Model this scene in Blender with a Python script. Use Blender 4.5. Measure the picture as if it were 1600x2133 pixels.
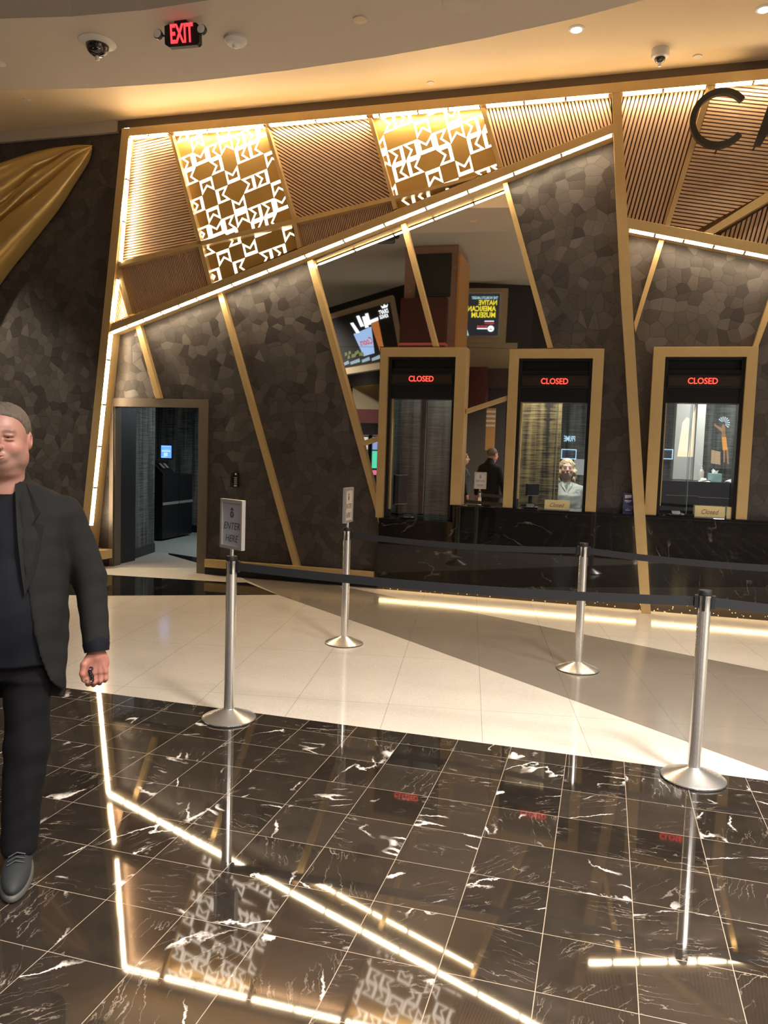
import bpy, bmesh, math, random
import numpy as np
from math import sin, cos, pi, radians, sqrt
from mathutils import Vector, Matrix
from mathutils.geometry import tessellate_polygon
random.seed(7)
S = bpy.context.scene
COL = S.collection
for o in list(bpy.data.objects):
    bpy.data.objects.remove(o)

# ------------------------------------------------------------------ camera
FPX, HC = 1633.5, 1.62
ya, pi_, ro = radians(15.642), radians(4.442), radians(1.880)
_f = Vector((-sin(ya)*cos(pi_), cos(ya)*cos(pi_), -sin(pi_)))
_r0 = Vector((cos(ya), sin(ya), 0))
_u0 = _r0.cross(_f)
_r = _r0*cos(ro)+_u0*sin(ro)
_u = _r.cross(_f)
CAM = Vector((0, 0, HC))
cd = bpy.data.cameras.new('camera')
cam = bpy.data.objects.new('camera', cd)
COL.objects.link(cam)
m = Matrix((_r, _u, -_f)).transposed().to_4x4()
m.translation = CAM
cam.matrix_world = m
cd.sensor_fit = 'HORIZONTAL'
cd.sensor_width = 36
cd.lens = FPX/1600*36
cd.clip_start = 0.05
cd.clip_end = 200
S.camera = cam

# ------------------------------------------------------------------ world, exposure
W = bpy.data.worlds.new('world')
S.world = W
W.use_nodes = True
W.node_tree.nodes['Background'].inputs[0].default_value = (0.9, 0.8, 0.7, 1)
W.node_tree.nodes['Background'].inputs[1].default_value = 0.02
S.view_settings.view_transform = 'Standard'
S.view_settings.look = 'None'
S.view_settings.exposure = 0.0
S.view_settings.gamma = 1.0
S.view_settings.use_curve_mapping = False

LED_POWER = 58.0          # emission strength of the LED tubes
LED_COL = (1.0, 0.78, 0.50)
GLYPH_POWER = 4.2
WARM = (1.0, 0.95, 0.90)


def area(name, loc, rot, size, power, color, sy=None, spread=None, shape=None):
    l = bpy.data.lights.new(name, 'AREA')
    l.energy = power
    l.color = color
    l.shape = shape or ('RECTANGLE' if sy else 'SQUARE')
    l.size = size
    if sy:
        l.size_y = sy
    if spread:
        l.spread = spread
    o = bpy.data.objects.new(name, l)
    COL.objects.link(o)
    o.location = loc
    o.rotation_euler = rot
    return o


# unseen fill lamps added in the hall (frames are built round them further down)
HALL = [(2.6, 1.0), (5.2, -2.4), (1.6, -3.0), (5.4, 2.2), (-9.6, -3.5)]
for hx, hy in HALL:
    area('hall_fill_light', (hx, hy, 6.56), (0, 0, 0), 1.1, 720, WARM, spread=radians(119))
# cashier room lamps, and an added unseen light for the kiosk room
for rx, ry, rw in ((1.49, 10.43, 60), (-.50, 9.25, 60), (.6, 9.35, 36), (-2.1, 9.3, 18)):
    area('room_lamp_light', (rx, ry, 2.95), (0, 0, 0), .15, rw, (1, .93, .82), shape='DISK')
area('kiosk_room_fill_light', (-5.2, 11.4, 2.68), (0, 0, 0), .6, 60, (.86, .95, 1))


# ------------------------------------------------------------------ pixel to place
def ray(x, y):
    return _f+_r*((x-800)/FPX)-_u*((y-1066.5)/FPX)


def PY(x, y, Y):
    d = ray(x, y)
    return CAM+d*(Y/d.y)


def PZ(x, y, Z=0.0):
    d = ray(x, y)
    return CAM+d*((Z-HC)/d.z)


YM = 8.855          # front of the mirror panels


def V(x, y, Yr):    # place of a thing seen in the mirror
    p = PY(x, y, 2*YM-Yr)
    p.y = Yr
    return p


YF, YP, YW = 8.63, 8.74, 8.87     # beam fronts, upper panels, wall face
ZH, ZS, ZY = 6.6, 5.0, 5.63       # hall ceiling, soffit band, ceiling by the wall


# ------------------------------------------------------------------ materials
def mat(name, col=(.5, .5, .5), rough=.5, metal=0.0, emit=None, es=0.0, spec=None, coat=0.0):
    M = bpy.data.materials.new(name)
    M.use_nodes = True
    b = M.node_tree.nodes['Principled BSDF']
    b.inputs['Base Color'].default_value = (*col, 1)
    b.inputs['Roughness'].default_value = rough
    b.inputs['Metallic'].default_value = metal
    if emit:
        b.inputs['Emission Color'].default_value = (*emit, 1)
        b.inputs['Emission Strength'].default_value = es
    if spec is not None:
        b.inputs['Specular IOR Level'].default_value = spec
    b.inputs['Coat Weight'].default_value = coat
    return M


class NT:
    def __init__(s, M):
        s.t = M.node_tree
        s.b = s.t.nodes['Principled BSDF']

    def n(s, typ, **k):
        nd = s.t.nodes.new(typ)
        for a, v in k.items():
            if a.startswith('i_'):
                nd.inputs[a[2:].replace('_', ' ')].default_value = v
            else:
                setattr(nd, a, v)
        return nd

    def l(s, a, b):
        s.t.links.new(a, b)

    def sock(s, v, inp):
        if isinstance(v, bpy.types.NodeSocket):
            s.l(v, inp)
        else:
            inp.default_value = v

    def math(s, op, a, b=0.0, c=None, clamp=False):
        nd = s.t.nodes.new('ShaderNodeMath')
        nd.operation = op
        nd.use_clamp = clamp
        s.sock(a, nd.inputs[0])
        s.sock(b, nd.inputs[1])
        if c is not None:
            s.sock(c, nd.inputs[2])
        return nd.outputs[0]

    def vm(s, op, a, b=(0, 0, 0), out=0):
        nd = s.t.nodes.new('ShaderNodeVectorMath')
        nd.operation = op
        s.sock(a, nd.inputs[0])
        if op == 'SCALE':
            s.sock(b, nd.inputs['Scale'])
        else:
            s.sock(b, nd.inputs[1])
        return nd.outputs[out]

    def pos(s):
        return s.n('ShaderNodeNewGeometry').outputs['Position']

    def sep(s, v):
        nd = s.n('ShaderNodeSeparateXYZ')
        s.l(v, nd.inputs[0])
        return nd.outputs

    def comb(s, x, y, z):
        nd = s.n('ShaderNodeCombineXYZ')
        for i, v in enumerate((x, y, z)):
            s.sock(v, nd.inputs[i])
        return nd.outputs[0]

    def noise(s, v, scale, detail=2.0, rough=.5, out='Fac'):
        nd = s.n('ShaderNodeTexNoise')
        s.l(v, nd.inputs['Vector'])
        nd.inputs['Scale'].default_value = scale
        nd.inputs['Detail'].default_value = detail
        nd.inputs['Roughness'].default_value = rough
        return nd.outputs[out]

    def ramp(s, v, stops):
        nd = s.n('ShaderNodeValToRGB')
        s.l(v, nd.inputs[0])
        el = nd.color_ramp.elements
        while len(el) < len(stops):
            el.new(.5)
        for e, (p, c) in zip(el, stops):
            e.position = p
            e.color = (*c, 1) if len(c) == 3 else c
        return nd.outputs[0]

    def mix(s, f, a, b, blend='MIX'):
        nd = s.n('ShaderNodeMix', data_type='RGBA', blend_type=blend)
        s.sock(f, nd.inputs[0])
        s.sock((*a, 1) if isinstance(a, tuple) else a, nd.inputs[6])
        s.sock((*b, 1) if isinstance(b, tuple) else b, nd.inputs[7])
        return nd.outputs[2]

    def bump(s, h, strength=.2, dist=.01):
        nd = s.n('ShaderNodeBump')
        nd.inputs['Strength'].default_value = strength
        nd.inputs['Distance'].default_value = dist
        s.l(h, nd.inputs['Height'])
        s.l(nd.outputs[0], s.b.inputs['Normal'])

    def inp(s, name, v):
        s.sock(v, s.b.inputs[name])


# gold painted metal
M_gold = mat('gold_metal', (.50, .33, .12), .40, .55)
t = NT(M_gold)
nz = t.noise(t.vm('MULTIPLY', t.pos(), (3, 3, 3)), 6, 3)
t.inp('Base Color', t.mix(nz, (.64, .465, .22), (.72, .53, .26)))
t.inp('Roughness', t.math('MULTIPLY_ADD', nz, .12, .30))
M_goldplate = mat('gold_plate', (.50, .32, .09), .45, .5)
M_slat = mat('bronze_slat', (.62, .43, .29), .42, .35)
M_slatback = mat('bronze_backing', (.14, .085, .05), .6, .3)
M_black = mat('black_metal', (.012, .012, .014), .35, .3)
M_blackmatte = mat('black_plastic', (.010, .010, .011), .5)
M_bronze = mat('dark_bronze_frame', (.13, .105, .085), .5, .3)
M_steel = mat('brushed_steel', (.78, .76, .73), .30, .92)
t = NT(M_steel)
nz = t.noise(t.vm('MULTIPLY', t.pos(), (60, 60, .15)), 8, 2)
t.inp('Roughness', t.math('MULTIPLY_ADD', nz, .1, .22))
M_white = mat('white_plastic', (.62, .58, .53), .45)
M_glyph = mat('lit_glyph', (.9, .9, .9), .4, 0, (1, .86, .70), GLYPH_POWER)
M_ledlow = mat('led_tube_low', (.9, .9, .9), .4, 0, (1, .70, .34), 13)
M_ledback = mat('led_tube_back', (.9, .9, .9), .4, 0, (1, .74, .45), 22)
M_ledcove = mat('led_tube_cove', (.9, .9, .9), .4, 0, (1, .70, .36), 26)
M_led = mat('led_tube', (.9, .9, .9), .4, 0, LED_COL, LED_POWER)
M_ledend = mat('led_gap', (.03, .02, .015), .5)
M_red = mat('red_led_letters', (.2, 0, 0), .5, 0, (1, .05, .03), 3.2)
M_mirror = mat('tinted_mirror', (.84, .81, .74), .015, 1.0)
M_lamp = mat('lamp_diffuser', (.9, .9, .9), .5, 0, (1, .86, .62), 14)
M_sign = mat('letter_bronze', (.045, .04, .035), .4, .4)


def tile_wall():
    M = mat('cracked_wood_tile', (.1, .08, .07), .45, 0)
    t = NT(M)
    p = t.sep(t.pos())
    v = t.comb(p[0], p[2], 0.0)
    wob = t.noise(v, 1.1, 1, out='Color')
    v2 = t.vm('ADD', v, t.vm('SCALE', wob, .25))
    vo = t.n('ShaderNodeTexVoronoi', voronoi_dimensions='2D', feature='F1')
    vo.inputs['Scale'].default_value = 8.3
    t.l(v2, vo.inputs['Vector'])
    ve = t.n('ShaderNodeTexVoronoi', voronoi_dimensions='2D', feature='DISTANCE_TO_EDGE')
    ve.inputs['Scale'].default_value = 8.3
    t.l(v2, ve.inputs['Vector'])
    c = t.sep(vo.outputs['Color'])
    ang = t.math('MULTIPLY', c[0], 6.283)
    ca, sa = t.math('COSINE', ang), t.math('SINE', ang)
    u = t.math('ADD', t.math('MULTIPLY', p[0], ca), t.math('MULTIPLY', p[2], sa))
    w = t.math('SUBTRACT', t.math('MULTIPLY', p[2], ca), t.math('MULTIPLY', p[0], sa))
    gr = t.noise(t.comb(t.math('MULTIPLY', u, 7), t.math('MULTIPLY', w, 70), c[1]), 1.0, 3)
    edge = t.math('MULTIPLY_ADD', ve.outputs['Distance'], 20, .25, clamp=True)
    tone = t.math('ADD', t.math('MULTIPLY', c[1], .55), t.math('MULTIPLY', gr, .45))
    base = t.mix(tone, (.027, .0245, .0255), (.090, .077, .075))
    base = t.mix(edge, (.012, .010, .010), base)
    t.inp('Base Color', base)
    t.inp('Roughness', t.math('MULTIPLY_ADD', c[2], .25, .33))
    # every chip is set at its own slight tilt
    nrm = t.n('ShaderNodeNewGeometry').outputs['Normal']
    off = t.vm('MULTIPLY', t.vm('SUBTRACT', vo.outputs['Color'], (.5, .5, .5)), (.17, 0, .17))
    tilt = t.vm('NORMALIZE', t.vm('ADD', nrm, off))
    bm_ = t.n('ShaderNodeBump')
    bm_.inputs['Strength'].default_value = .10
    bm_.inputs['Distance'].default_value = .01
    t.l(t.math('ADD', edge, t.math('MULTIPLY', gr, .4)), bm_.inputs['Height'])
    t.l(tilt, bm_.inputs['Normal'])
    t.l(bm_.outputs[0], t.b.inputs['Normal'])
    return M


M_tile = tile_wall()


def marble(name, dark, light, cell, veins=1.0, grout=True, rough=.022, org=(0.178, 4.13), wall=False, black=False):
    M = mat(name, dark, rough)
    t = NT(M)
    p = t.sep(t.pos())
    a, b = p[0], (p[2] if wall else p[1])
    ux = t.math('DIVIDE', t.math('SUBTRACT', a, org[0]), cell[0])
    uy = t.math('DIVIDE', t.math('SUBTRACT', b, org[1]), cell[1])
    ix, iy = t.math('FLOOR', ux), t.math('FLOOR', uy)
    wn = t.n('ShaderNodeTexWhiteNoise', noise_dimensions='3D')
    t.l(t.comb(ix, iy, 3.3), wn.inputs['Vector'])
    rnd = t.sep(wn.outputs['Color'])
    loc = t.comb(t.math('ADD', a, t.math('MULTIPLY', rnd[0], 37)),
                 t.math('ADD', b, t.math('MULTIPLY', rnd[1], 41)), t.math('MULTIPLY', rnd[2], 9))
    an = t.math('MULTIPLY_ADD', rnd[0], 2.4, -.3)
    ca, sa = t.math('COSINE', an), t.math('SINE', an)
    lp = t.sep(loc)
    ru = t.math('ADD', t.math('MULTIPLY', lp[0], ca), t.math('MULTIPLY', lp[1], sa))
    rv = t.math('SUBTRACT', t.math('MULTIPLY', lp[1], ca), t.math('MULTIPLY', lp[0], sa))
    warp = t.noise(loc, 14.0, 4, .7, out='Color')
    rl = t.vm('ADD', t.comb(t.math('MULTIPLY', ru, .75), t.math('MULTIPLY', rv, 2.1), lp[2]), t.vm('SCALE', t.vm('SUBTRACT', warp, (.5, .5, .5)), .085))
    n1 = t.noise(rl, 2.1, 2.0, .45)
    r1 = t.math('ABSOLUTE', t.math('SUBTRACT', n1, .5))
    wv = t.math('MULTIPLY_ADD', t.noise(loc, 9, 2), 210, 0.0)
    v1 = t.math('SUBTRACT', 1.15, t.math('MULTIPLY', r1, wv), clamp=True)
    msk = t.math('MULTIPLY', t.math('SUBTRACT', t.noise(loc, 4.2, 2), .53), 9, clamp=True)
    v1 = t.math('MULTIPLY', v1, msk)
    n2 = t.noise(t.vm('MULTIPLY', rl, (.9, 2.0, 1)), 5.5, 2.5, .5)
    r2 = t.math('ABSOLUTE', t.math('SUBTRACT', n2, .5))
    v2 = t.math('MULTIPLY', t.math('SUBTRACT', 1.0, t.math('MULTIPLY', r2, 75), clamp=True),
                t.math('MULTIPLY', t.math('SUBTRACT', t.noise(loc, 5, 2), .47), 5, clamp=True))
    cloud = t.noise(loc, 7, 5, .65)
    tone = t.math('ADD', t.math('MULTIPLY', rnd[2], .55), t.math('MULTIPLY', cloud, .75), clamp=True)
    base = t.mix(tone, dark, light)
    base = t.mix(t.math('MULTIPLY', v2, .38*veins), base, (.50, .40, .31))
    base = t.mix(t.math('MULTIPLY', v1, .95*veins), base, (.85, .76, .68))
    if grout:
        fx, fy = t.math('FRACT', ux), t.math('FRACT', uy)
        gx = t.math('MINIMUM', fx, t.math('SUBTRACT', 1.0, fx))
        gy = t.math('MINIMUM', fy, t.math('SUBTRACT', 1.0, fy))
        g = t.math('MINIMUM', t.math('MULTIPLY', gx, cell[0]), t.math('MULTIPLY', gy, cell[1]))
        gm = t.math('LESS_THAN', g, .0014)
        base = t.mix(gm, base, (.26, .20, .145))
        t.inp('Roughness', t.math('MULTIPLY_ADD', gm, .5, t.math('MULTIPLY_ADD', cloud, .02, rough)))
    t.inp('Base Color', base)
    t.b.inputs['Specular IOR Level'].default_value = .5 if wall else .95
    return M


M_marble = marble('brown_black_marble', (.005, .004, .0035), (.036, .027, .020), (.3005, .303), org=(.178, 2.617))
M_counter = marble('black_marble_slab', (.004, .004, .0045), (.013, .012, .011), (1.37, 3.0), .13, False, .03, (-2.47, -1), True)


def terrazzo(name, c1, c2, rough=.12, grout=(.30, .27, .24), fleck=.5):
    M = mat(name, c1, rough)
    t = NT(M)
    p = t.sep(t.pos())
    ca, sa = cos(radians(9.5)), sin(radians(9.5))
    u = t.math('ADD', t.math('MULTIPLY', p[0], ca), t.math('MULTIPLY', p[1], sa))
    v = t.math('SUBTRACT', t.math('MULTIPLY', p[1], ca), t.math('MULTIPLY', p[0], sa))
    ux = t.math('DIVIDE', t.math('SUBTRACT', u, .133), .592)
    uy = t.math('DIVIDE', t.math('SUBTRACT', v, 4.908), 1.18)
    fx, fy = t.math('FRACT', ux), t.math('FRACT', uy)
    gx = t.math('MULTIPLY', t.math('MINIMUM', fx, t.math('SUBTRACT', 1.0, fx)), .592)
    gy = t.math('MULTIPLY', t.math('MINIMUM', fy, t.math('SUBTRACT', 1.0, fy)), 1.18)
    gm = t.math('LESS_THAN', t.math('MINIMUM', gx, gy), .0016)
    vo = t.n('ShaderNodeTexVoronoi', voronoi_dimensions='2D')
    vo.inputs['Scale'].default_value = 160
    t.l(t.comb(p[0], p[1], 0.0), vo.inputs['Vector'])
    c = t.sep(vo.outputs['Color'])
    tone = t.math('ADD', t.math('MULTIPLY', c[0], fleck), t.math('MULTIPLY', t.noise(t.pos(), 3, 3), 1-fleck))
    base = t.mix(tone, c1, c2)
    base = t.mix(gm, base, grout)
    t.inp('Base Color', base)
    return M


M_cream = terrazzo('cream_terrazzo', (.50, .45, .38), (.66, .60, .52))
M_grey = terrazzo('taupe_terrazzo', (.190, .160, .128), (.235, .200, .162), .13, (.14, .12, .10), .3)
M_blackter = terrazzo('black_galaxy_granite', (.004, .004, .004), (.012, .011, .010), .05, (.13, .11, .09))
M_skirt = mat('speckled_granite_skirting', (.05, .04, .03), .12)
t = NT(M_skirt)
vo = t.n('ShaderNodeTexVoronoi')
vo.inputs['Scale'].default_value = 26
t.l(t.pos(), vo.inputs['Vector'])
t.inp('Base Color', t.mix(t.math('LESS_THAN', vo.outputs['Distance'], .17), (.035, .027, .02), (.8, .7, .55)))


def cloth(name, a, b, sx, sz):
    M = mat(name, a, .8)
    t = NT(M)
    p = t.sep(t.pos())
    h = t.math('ADD', p[0], p[1])
    n1 = t.noise(t.comb(t.math('MULTIPLY', h, sx), 0.0, t.math('MULTIPLY', p[2], sz)), 1.0, 4, .7)
    n2 = t.noise(t.comb(t.math('MULTIPLY', h, 11), 0.0, t.math('MULTIPLY', p[2], .6)), 1.0, 2, .5)
    f = t.math('MULTIPLY', t.math('ADD', t.math('SUBTRACT', n1, .36), t.math('MULTIPLY', t.math('SUBTRACT', n2, .5), .9)), 2.6, clamp=True)
    t.inp('Base Color', t.mix(f, a, b))
    return M


M_grass = cloth('striped_grasscloth', (.012, .013, .014), (.16, .165, .15), 3.0, 75)
M_grass_goldlit = cloth('gold_lit_grasscloth', (.02, .015, .012), (.50, .36, .16), 3.0, 50)  # same cloth with warm gold light painted into its colour
M_ceil = mat('painted_ceiling', (.66, .52, .34), .75)
M_ceil2 = mat('soffit_paint', (.50, .43, .36), .8)
M_hallceil = mat('hall_ceiling_paint', (.62, .56, .45), .8)
M_darkwall = mat('dark_hall_wall', (.022, .018, .019), .7)
M_tan = mat('tan_wall_panel', (.40, .32, .20), .6)
M_hallwall = mat('beige_hall_wall', (.50, .45, .38), .7)
M_maroon = mat('maroon_panel', (.075, .016, .016), .45)
M_roomfloor = mat('grey_green_floor', (.30, .33, .30), .35)


def glassmat():
    M = bpy.data.materials.new('security_glass')
    M.use_nodes = True
    nt = M.node_tree
    nt.nodes.clear()
    out = nt.nodes.new('ShaderNodeOutputMaterial')
    mx = nt.nodes.new('ShaderNodeMixShader')
    tr = nt.nodes.new('ShaderNodeBsdfTransparent')
    gl = nt.nodes.new('ShaderNodeBsdfGlossy')
    tr.inputs[0].default_value = (.86, .90, .90, 1)
    gl.inputs[0].default_value = (.9, .95, 1, 1)
    gl.inputs['Roughness'].default_value = .01
    mx.inputs[0].default_value = .12
    nt.links.new(tr.outputs[0], mx.inputs[1])
    nt.links.new(gl.outputs[0], mx.inputs[2])
    nt.links.new(mx.outputs[0], out.inputs[0])
    return M


M_glass = glassmat()


def E(name, col, s):
    return mat(name, (.02, .02, .02), .6, 0, col, s)


# ------------------------------------------------------------------ mesh helpers
ORG = {}


def thing(name, loc, label, cat, group=None):
    o = bpy.data.objects.new(name, None)
    COL.objects.link(o)
    o.location = loc
    o.empty_display_size = .1
    o['label'] = label
    o['category'] = cat
    if group:
        o['group'] = group
    ORG[o.name] = Vector(loc)
    return o


class MB:
    def __init__(s):
        s.v, s.f = [], []

    def add(s, vs, fs):
        k = len(s.v)
        s.v += [tuple(v) for v in vs]
        s.f += [tuple(i+k for i in f) for f in fs]
        return s

    def box(s, x0, x1, y0, y1, z0, z1):
        return s.add([(x0, y0, z0), (x1, y0, z0), (x1, y1, z0), (x0, y1, z0), (x0, y0, z1), (x1, y0, z1), (x1, y1, z1), (x0, y1, z1)],
                     [(0, 3, 2, 1), (4, 5, 6, 7), (0, 1, 5, 4), (1, 2, 6, 5), (2, 3, 7, 6), (3, 0, 4, 7)])

    def prism(s, pts, d, holes=()):
        """polygon (3D points in one plane) pushed along d, caps at both ends"""
        d = Vector(d)
        loops = [[Vector(p) for p in pts]]+[[Vector(p) for p in h] for h in holes]
        n = Vector((0, 0, 0))
        L = loops[0]
        for i in range(len(L)):
            n += L[i].cross(L[(i+1) % len(L)])
        flip = n.dot(d) > 0
        if len(L) <= 4 and not holes:
            tris = [tuple(range(len(L)))]
        else:
            tris = [tuple(x) for x in tessellate_polygon(loops)]
        allp = [p for l in loops for p in l]
        N = len(allp)

        def orient(tr, want):
            a, b, c = allp[tr[0]], allp[tr[1]], allp[tr[2]]
            nn = (b-a).cross(c-a)
            return tr if (nn.dot(d) < 0) == want else tuple(reversed(tr))
        fs = [orient(tr, True) for tr in tris]
        fs += [tuple(i+N for i in orient(tr, False)) for tr in tris]
        k = 0
        for li, l in enumerate(loops):
            m_ = len(l)
            nn = Vector((0, 0, 0))
            for i in range(m_):
                nn += l[i].cross(l[(i+1) % m_])
            fl = (nn.dot(d) > 0)
            if li:
                fl = not fl
            for i in range(m_):
                a, b = k+i, k+(i+1) % m_
                q = (a, b, b+N, a+N)
                fs.append(q if fl else tuple(reversed(q)))
            k += m_
        return s.add(allp+[p+d for p in allp], fs)

    def lathe(s, prof, c=(0, 0, 0), n=32, axis='z'):
        vs, fs = [], []
        for (r, z) in prof:
            for i in range(n):
                a = 2*pi*i/n
                if axis == 'z':
                    vs.append((c[0]+r*cos(a), c[1]+r*sin(a), c[2]+z))
                elif axis == 'y':
                    vs.append((c[0]+r*cos(a), c[1]+z, c[2]+r*sin(a)))
                else:
                    vs.append((c[0]+z, c[1]+r*cos(a), c[2]+r*sin(a)))
        for j in range(len(prof)-1):
            for i in range(n):
                a, b = j*n+i, j*n+(i+1) % n
                q = (a, b, b+n, a+n)
                fs.append(q if axis != 'y' else tuple(reversed(q)))
        a = tuple(range(n))
        b = tuple(range((len(prof)-1)*n, len(prof)*n))
        if axis == 'y':
            fs += [a, tuple(reversed(b))]
        else:
            fs += [tuple(reversed(a)), b]
        return s.add(vs, fs)

    def tube(s, path, r, n=10):
        path = [Vector(p) for p in path]
        rs = r if isinstance(r, (list, tuple)) else [r]*len(path)
        vs, fs = [], []
        up = Vector((0, 0, 1))
        for i, p in enumerate(path):
            tg = (path[min(i+1, len(path)-1)]-path[max(i-1, 0)]).normalized()
            a = tg.cross(up if abs(tg.z) < .9 else Vector((1, 0, 0))).normalized()
            b = a.cross(tg)
            for k in range(n):
                an = 2*pi*k/n
                vs.append(p+(a*cos(an)+b*sin(an))*rs[i])
        for j in range(len(path)-1):
            for i in range(n):
                x, y = j*n+i, j*n+(i+1) % n
                fs.append((x, x+n, y+n, y))
        fs += [tuple(range(n)), tuple(reversed(range((len(path)-1)*n, len(path)*n)))]
        return s.add(vs, fs)

    def build(s, name, mats, parent=None, label=None, cat=None, group=None, kind=None, smooth=False, bevel=0, matidx=None):
        if parent is not None:
            og = ORG[parent.name]
            loc = (0, 0, 0)
        else:
            a = np.array(s.v)
            og = Vector(((a.min(0)+a.max(0))/2).tolist())
            if kind != 'structure':
                og.z = float(a[:, 2].min())
            loc = og
        me = bpy.data.meshes.new(name)
        me.from_pydata([(v[0]-og.x, v[1]-og.y, v[2]-og.z) for v in s.v], [], s.f)
        if not isinstance(mats, (list, tuple)):
            mats = [mats]
        for m_ in mats:
            me.materials.append(m_)
        if matidx:
            me.polygons.foreach_set('material_index', matidx)
        if smooth:
            me.polygons.foreach_set('use_smooth', [True]*len(me.polygons))
            if smooth == 'auto':
                try:
                    me.set_sharp_from_angle(angle=radians(35))
                except Exception:
                    pass
        me.validate()
        me.update()
        o = bpy.data.objects.new(name, me)
        COL.objects.link(o)
        if parent is not None:
            o.parent = parent
        o.location = loc
        ORG[o.name] = og
        if label:
            o['label'] = label
        if cat:
            o['category'] = cat
        if group:
            o['group'] = group
        if kind:
            o['kind'] = kind
        if bevel:
            bv = o.modifiers.new('bevel', 'BEVEL')
            bv.width = bevel
            bv.segments = 2
            bv.limit_method = 'ANGLE'
            bv.angle_limit = radians(40)
        return o


def struct(name, mb, m_, smooth=False):
    return mb.build(name, m_, kind='structure', smooth=smooth)


def pq(px, Y):
    return [PY(x, y, Y) for x, y in px]


def plate(px, Y, depth):
    return MB().prism(pq(px, Y), (0, depth, 0))


_tc = [0]


def text_geo(body, fontshear=0.0, extrude=.03, bold=0.0, res=3):
    cu = bpy.data.curves.new('t', 'FONT')
    cu.body = body
    cu.align_x = 'LEFT'
    cu.extrude = extrude
    cu.offset = bold
    cu.shear = fontshear
    cu.resolution_u = res
    o = bpy.data.objects.new('t', cu)
    COL.objects.link(o)
    dg = bpy.context.evaluated_depsgraph_get()
    dg.update()
    me = bpy.data.meshes.new_from_object(o.evaluated_get(dg))
    vs = [v.co.copy() for v in me.vertices]
    fs = [tuple(p.vertices) for p in me.polygons]
    bpy.data.objects.remove(o)
    bpy.data.meshes.remove(me)
    bpy.data.curves.remove(cu)
    xs = [v.x for v in vs]
    ys = [v.y for v in vs]
    x0, x1, y0, y1 = min(xs), max(xs), min(ys), max(ys)
    return [((v.x-x0)/(x1-x0), (v.y-y0)/(y1-y0), v.z/max(extrude, 1e-6)) for v in vs], fs


def text_mb(body, P0, U, Vv, N, shear=0.0, bold=0.0, mb=None, res=3):
    """P0 lower left corner, U full width, Vv full height, N half thickness (towards the reader)"""
    vs, fs = text_geo(body, shear, .03, bold, res)
    P0, U, Vv, N = Vector(P0), Vector(U), Vector(Vv), Vector(N)
    mb = mb or MB()
    mb.add([P0+U*a+Vv*b+N*c for a, b, c in vs], fs)
    return mb


def clip(poly, a, b, keep=1):
    """keep the side of the line a->b (2D)"""
    out = []
    nx, ny = (b[1]-a[1])*keep, -(b[0]-a[0])*keep
    def dd(p): return (p[0]-a[0])*nx+(p[1]-a[1])*ny
    for i in range(len(poly)):
        p, q = poly[i], poly[(i+1) % len(poly)]
        dp, dq = dd(p), dd(q)
        if dp <= 0:
            out.append(p)
        if (dp < 0 < dq) or (dq < 0 < dp):
            k = dp/(dp-dq)
            out.append((p[0]+(q[0]-p[0])*k, p[1]+(q[1]-p[1])*k))
    return out


def clip_poly(sub, cv):
    """clip polygon sub by convex polygon cv (any winding)"""
    A = sum(cv[i][0]*cv[(i+1) % len(cv)][1]-cv[(i+1) % len(cv)][0]*cv[i][1] for i in range(len(cv)))
    k = 1 if A > 0 else -1
    for i in range(len(cv)):
        if len(sub) < 3:
            return []
        sub = clip(sub, cv[i], cv[(i+1) % len(cv)], k)
    return sub if len(sub) >= 3 else []


def xz(px, Y):
    return [(p.x, p.z) for p in pq(px, Y)]


# ================================================================== THE SETTING
EDGE = [(-16, 5.2), (-12, 5.75), (-8.5, 6.2), (-5.87, 6.59), (-4.9, 6.74), (-3.91, 6.81), (-2.93, 6.79), (-2.02, 6.73), (-1.17, 6.62), (-.4, 6.47), (.09, 6.33), (1.2, 6.0), (3, 5.3), (5, 4.3), (8, 2.6)]
EDGE2 = [(-16, 4.1), (-12, 4.7), (-8.5, 5.1), (-4.91, 5.50), (-4.3, 5.6), (-3.66, 5.645), (-3.08, 5.63), (-2.0, 5.56), (-1.0, 5.4), (0, 5.15), (1.2, 4.8), (3, 4.1), (5, 3.1), (8, 1.4)]
X0, X1, YB = -16.0, 8.0, -9.5
# floor: marble near the camera, terrazzo beyond
struct('floor', MB().box(X0, X1, YB, 4.305, -.1, 0), M_marble)
struct('floor', MB().box(X0, X1, 4.305, 8.99, -.1, 0), M_cream)
band = [(-4.302, 8.823), (-3.381, 7.915), (-1.84, 6.702), (-.108, 5.281), (.95, 4.405), (1.08, 4.308), (6.0, 4.308), (1.308, 6.636), (.318, 7.136), (-2.145, 8.352), (-2.743, 8.658), (-3.3, 8.86)]
struct('floor', MB().prism([(x, y, .0006) for x, y in band], (0, 0, -.0004)), M_grey)
blk = [(-12.0, 7.32), (-5.846, 8.23), (-4.232, 8.425), (-4.056, 8.50), (-3.40, 7.93), (-5.011, 7.097), (-12.0, 3.9+.6)]
struct('floor', MB().prism([(x, y, .0010) for x, y in blk], (0, 0, -.0004)), M_blackter)
# ceilings
struct('ceiling', MB().prism([(x, y, ZS) for x, y in EDGE]+[(x, y, ZS) for x, y in reversed(EDGE2)], (0, 0, ZH-ZS)), M_ceil2)
yc = [(x, y, ZY) for x, y in EDGE]
yc = [(x, y-.05, z) for x, y, z in yc]+[(X1, YW+.1, ZY), (X0, YW+.1, ZY)]
struct('ceiling', MB().prism(yc, (0, 0, .1)), M_ceil)
hc = [(x, y+.05, ZH) for x, y in EDGE2]+[(X1, YB, ZH), (X0, YB, ZH)]
struct('ceiling', MB().prism(hc, (0, 0, .1)), M_hallceil)
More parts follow.
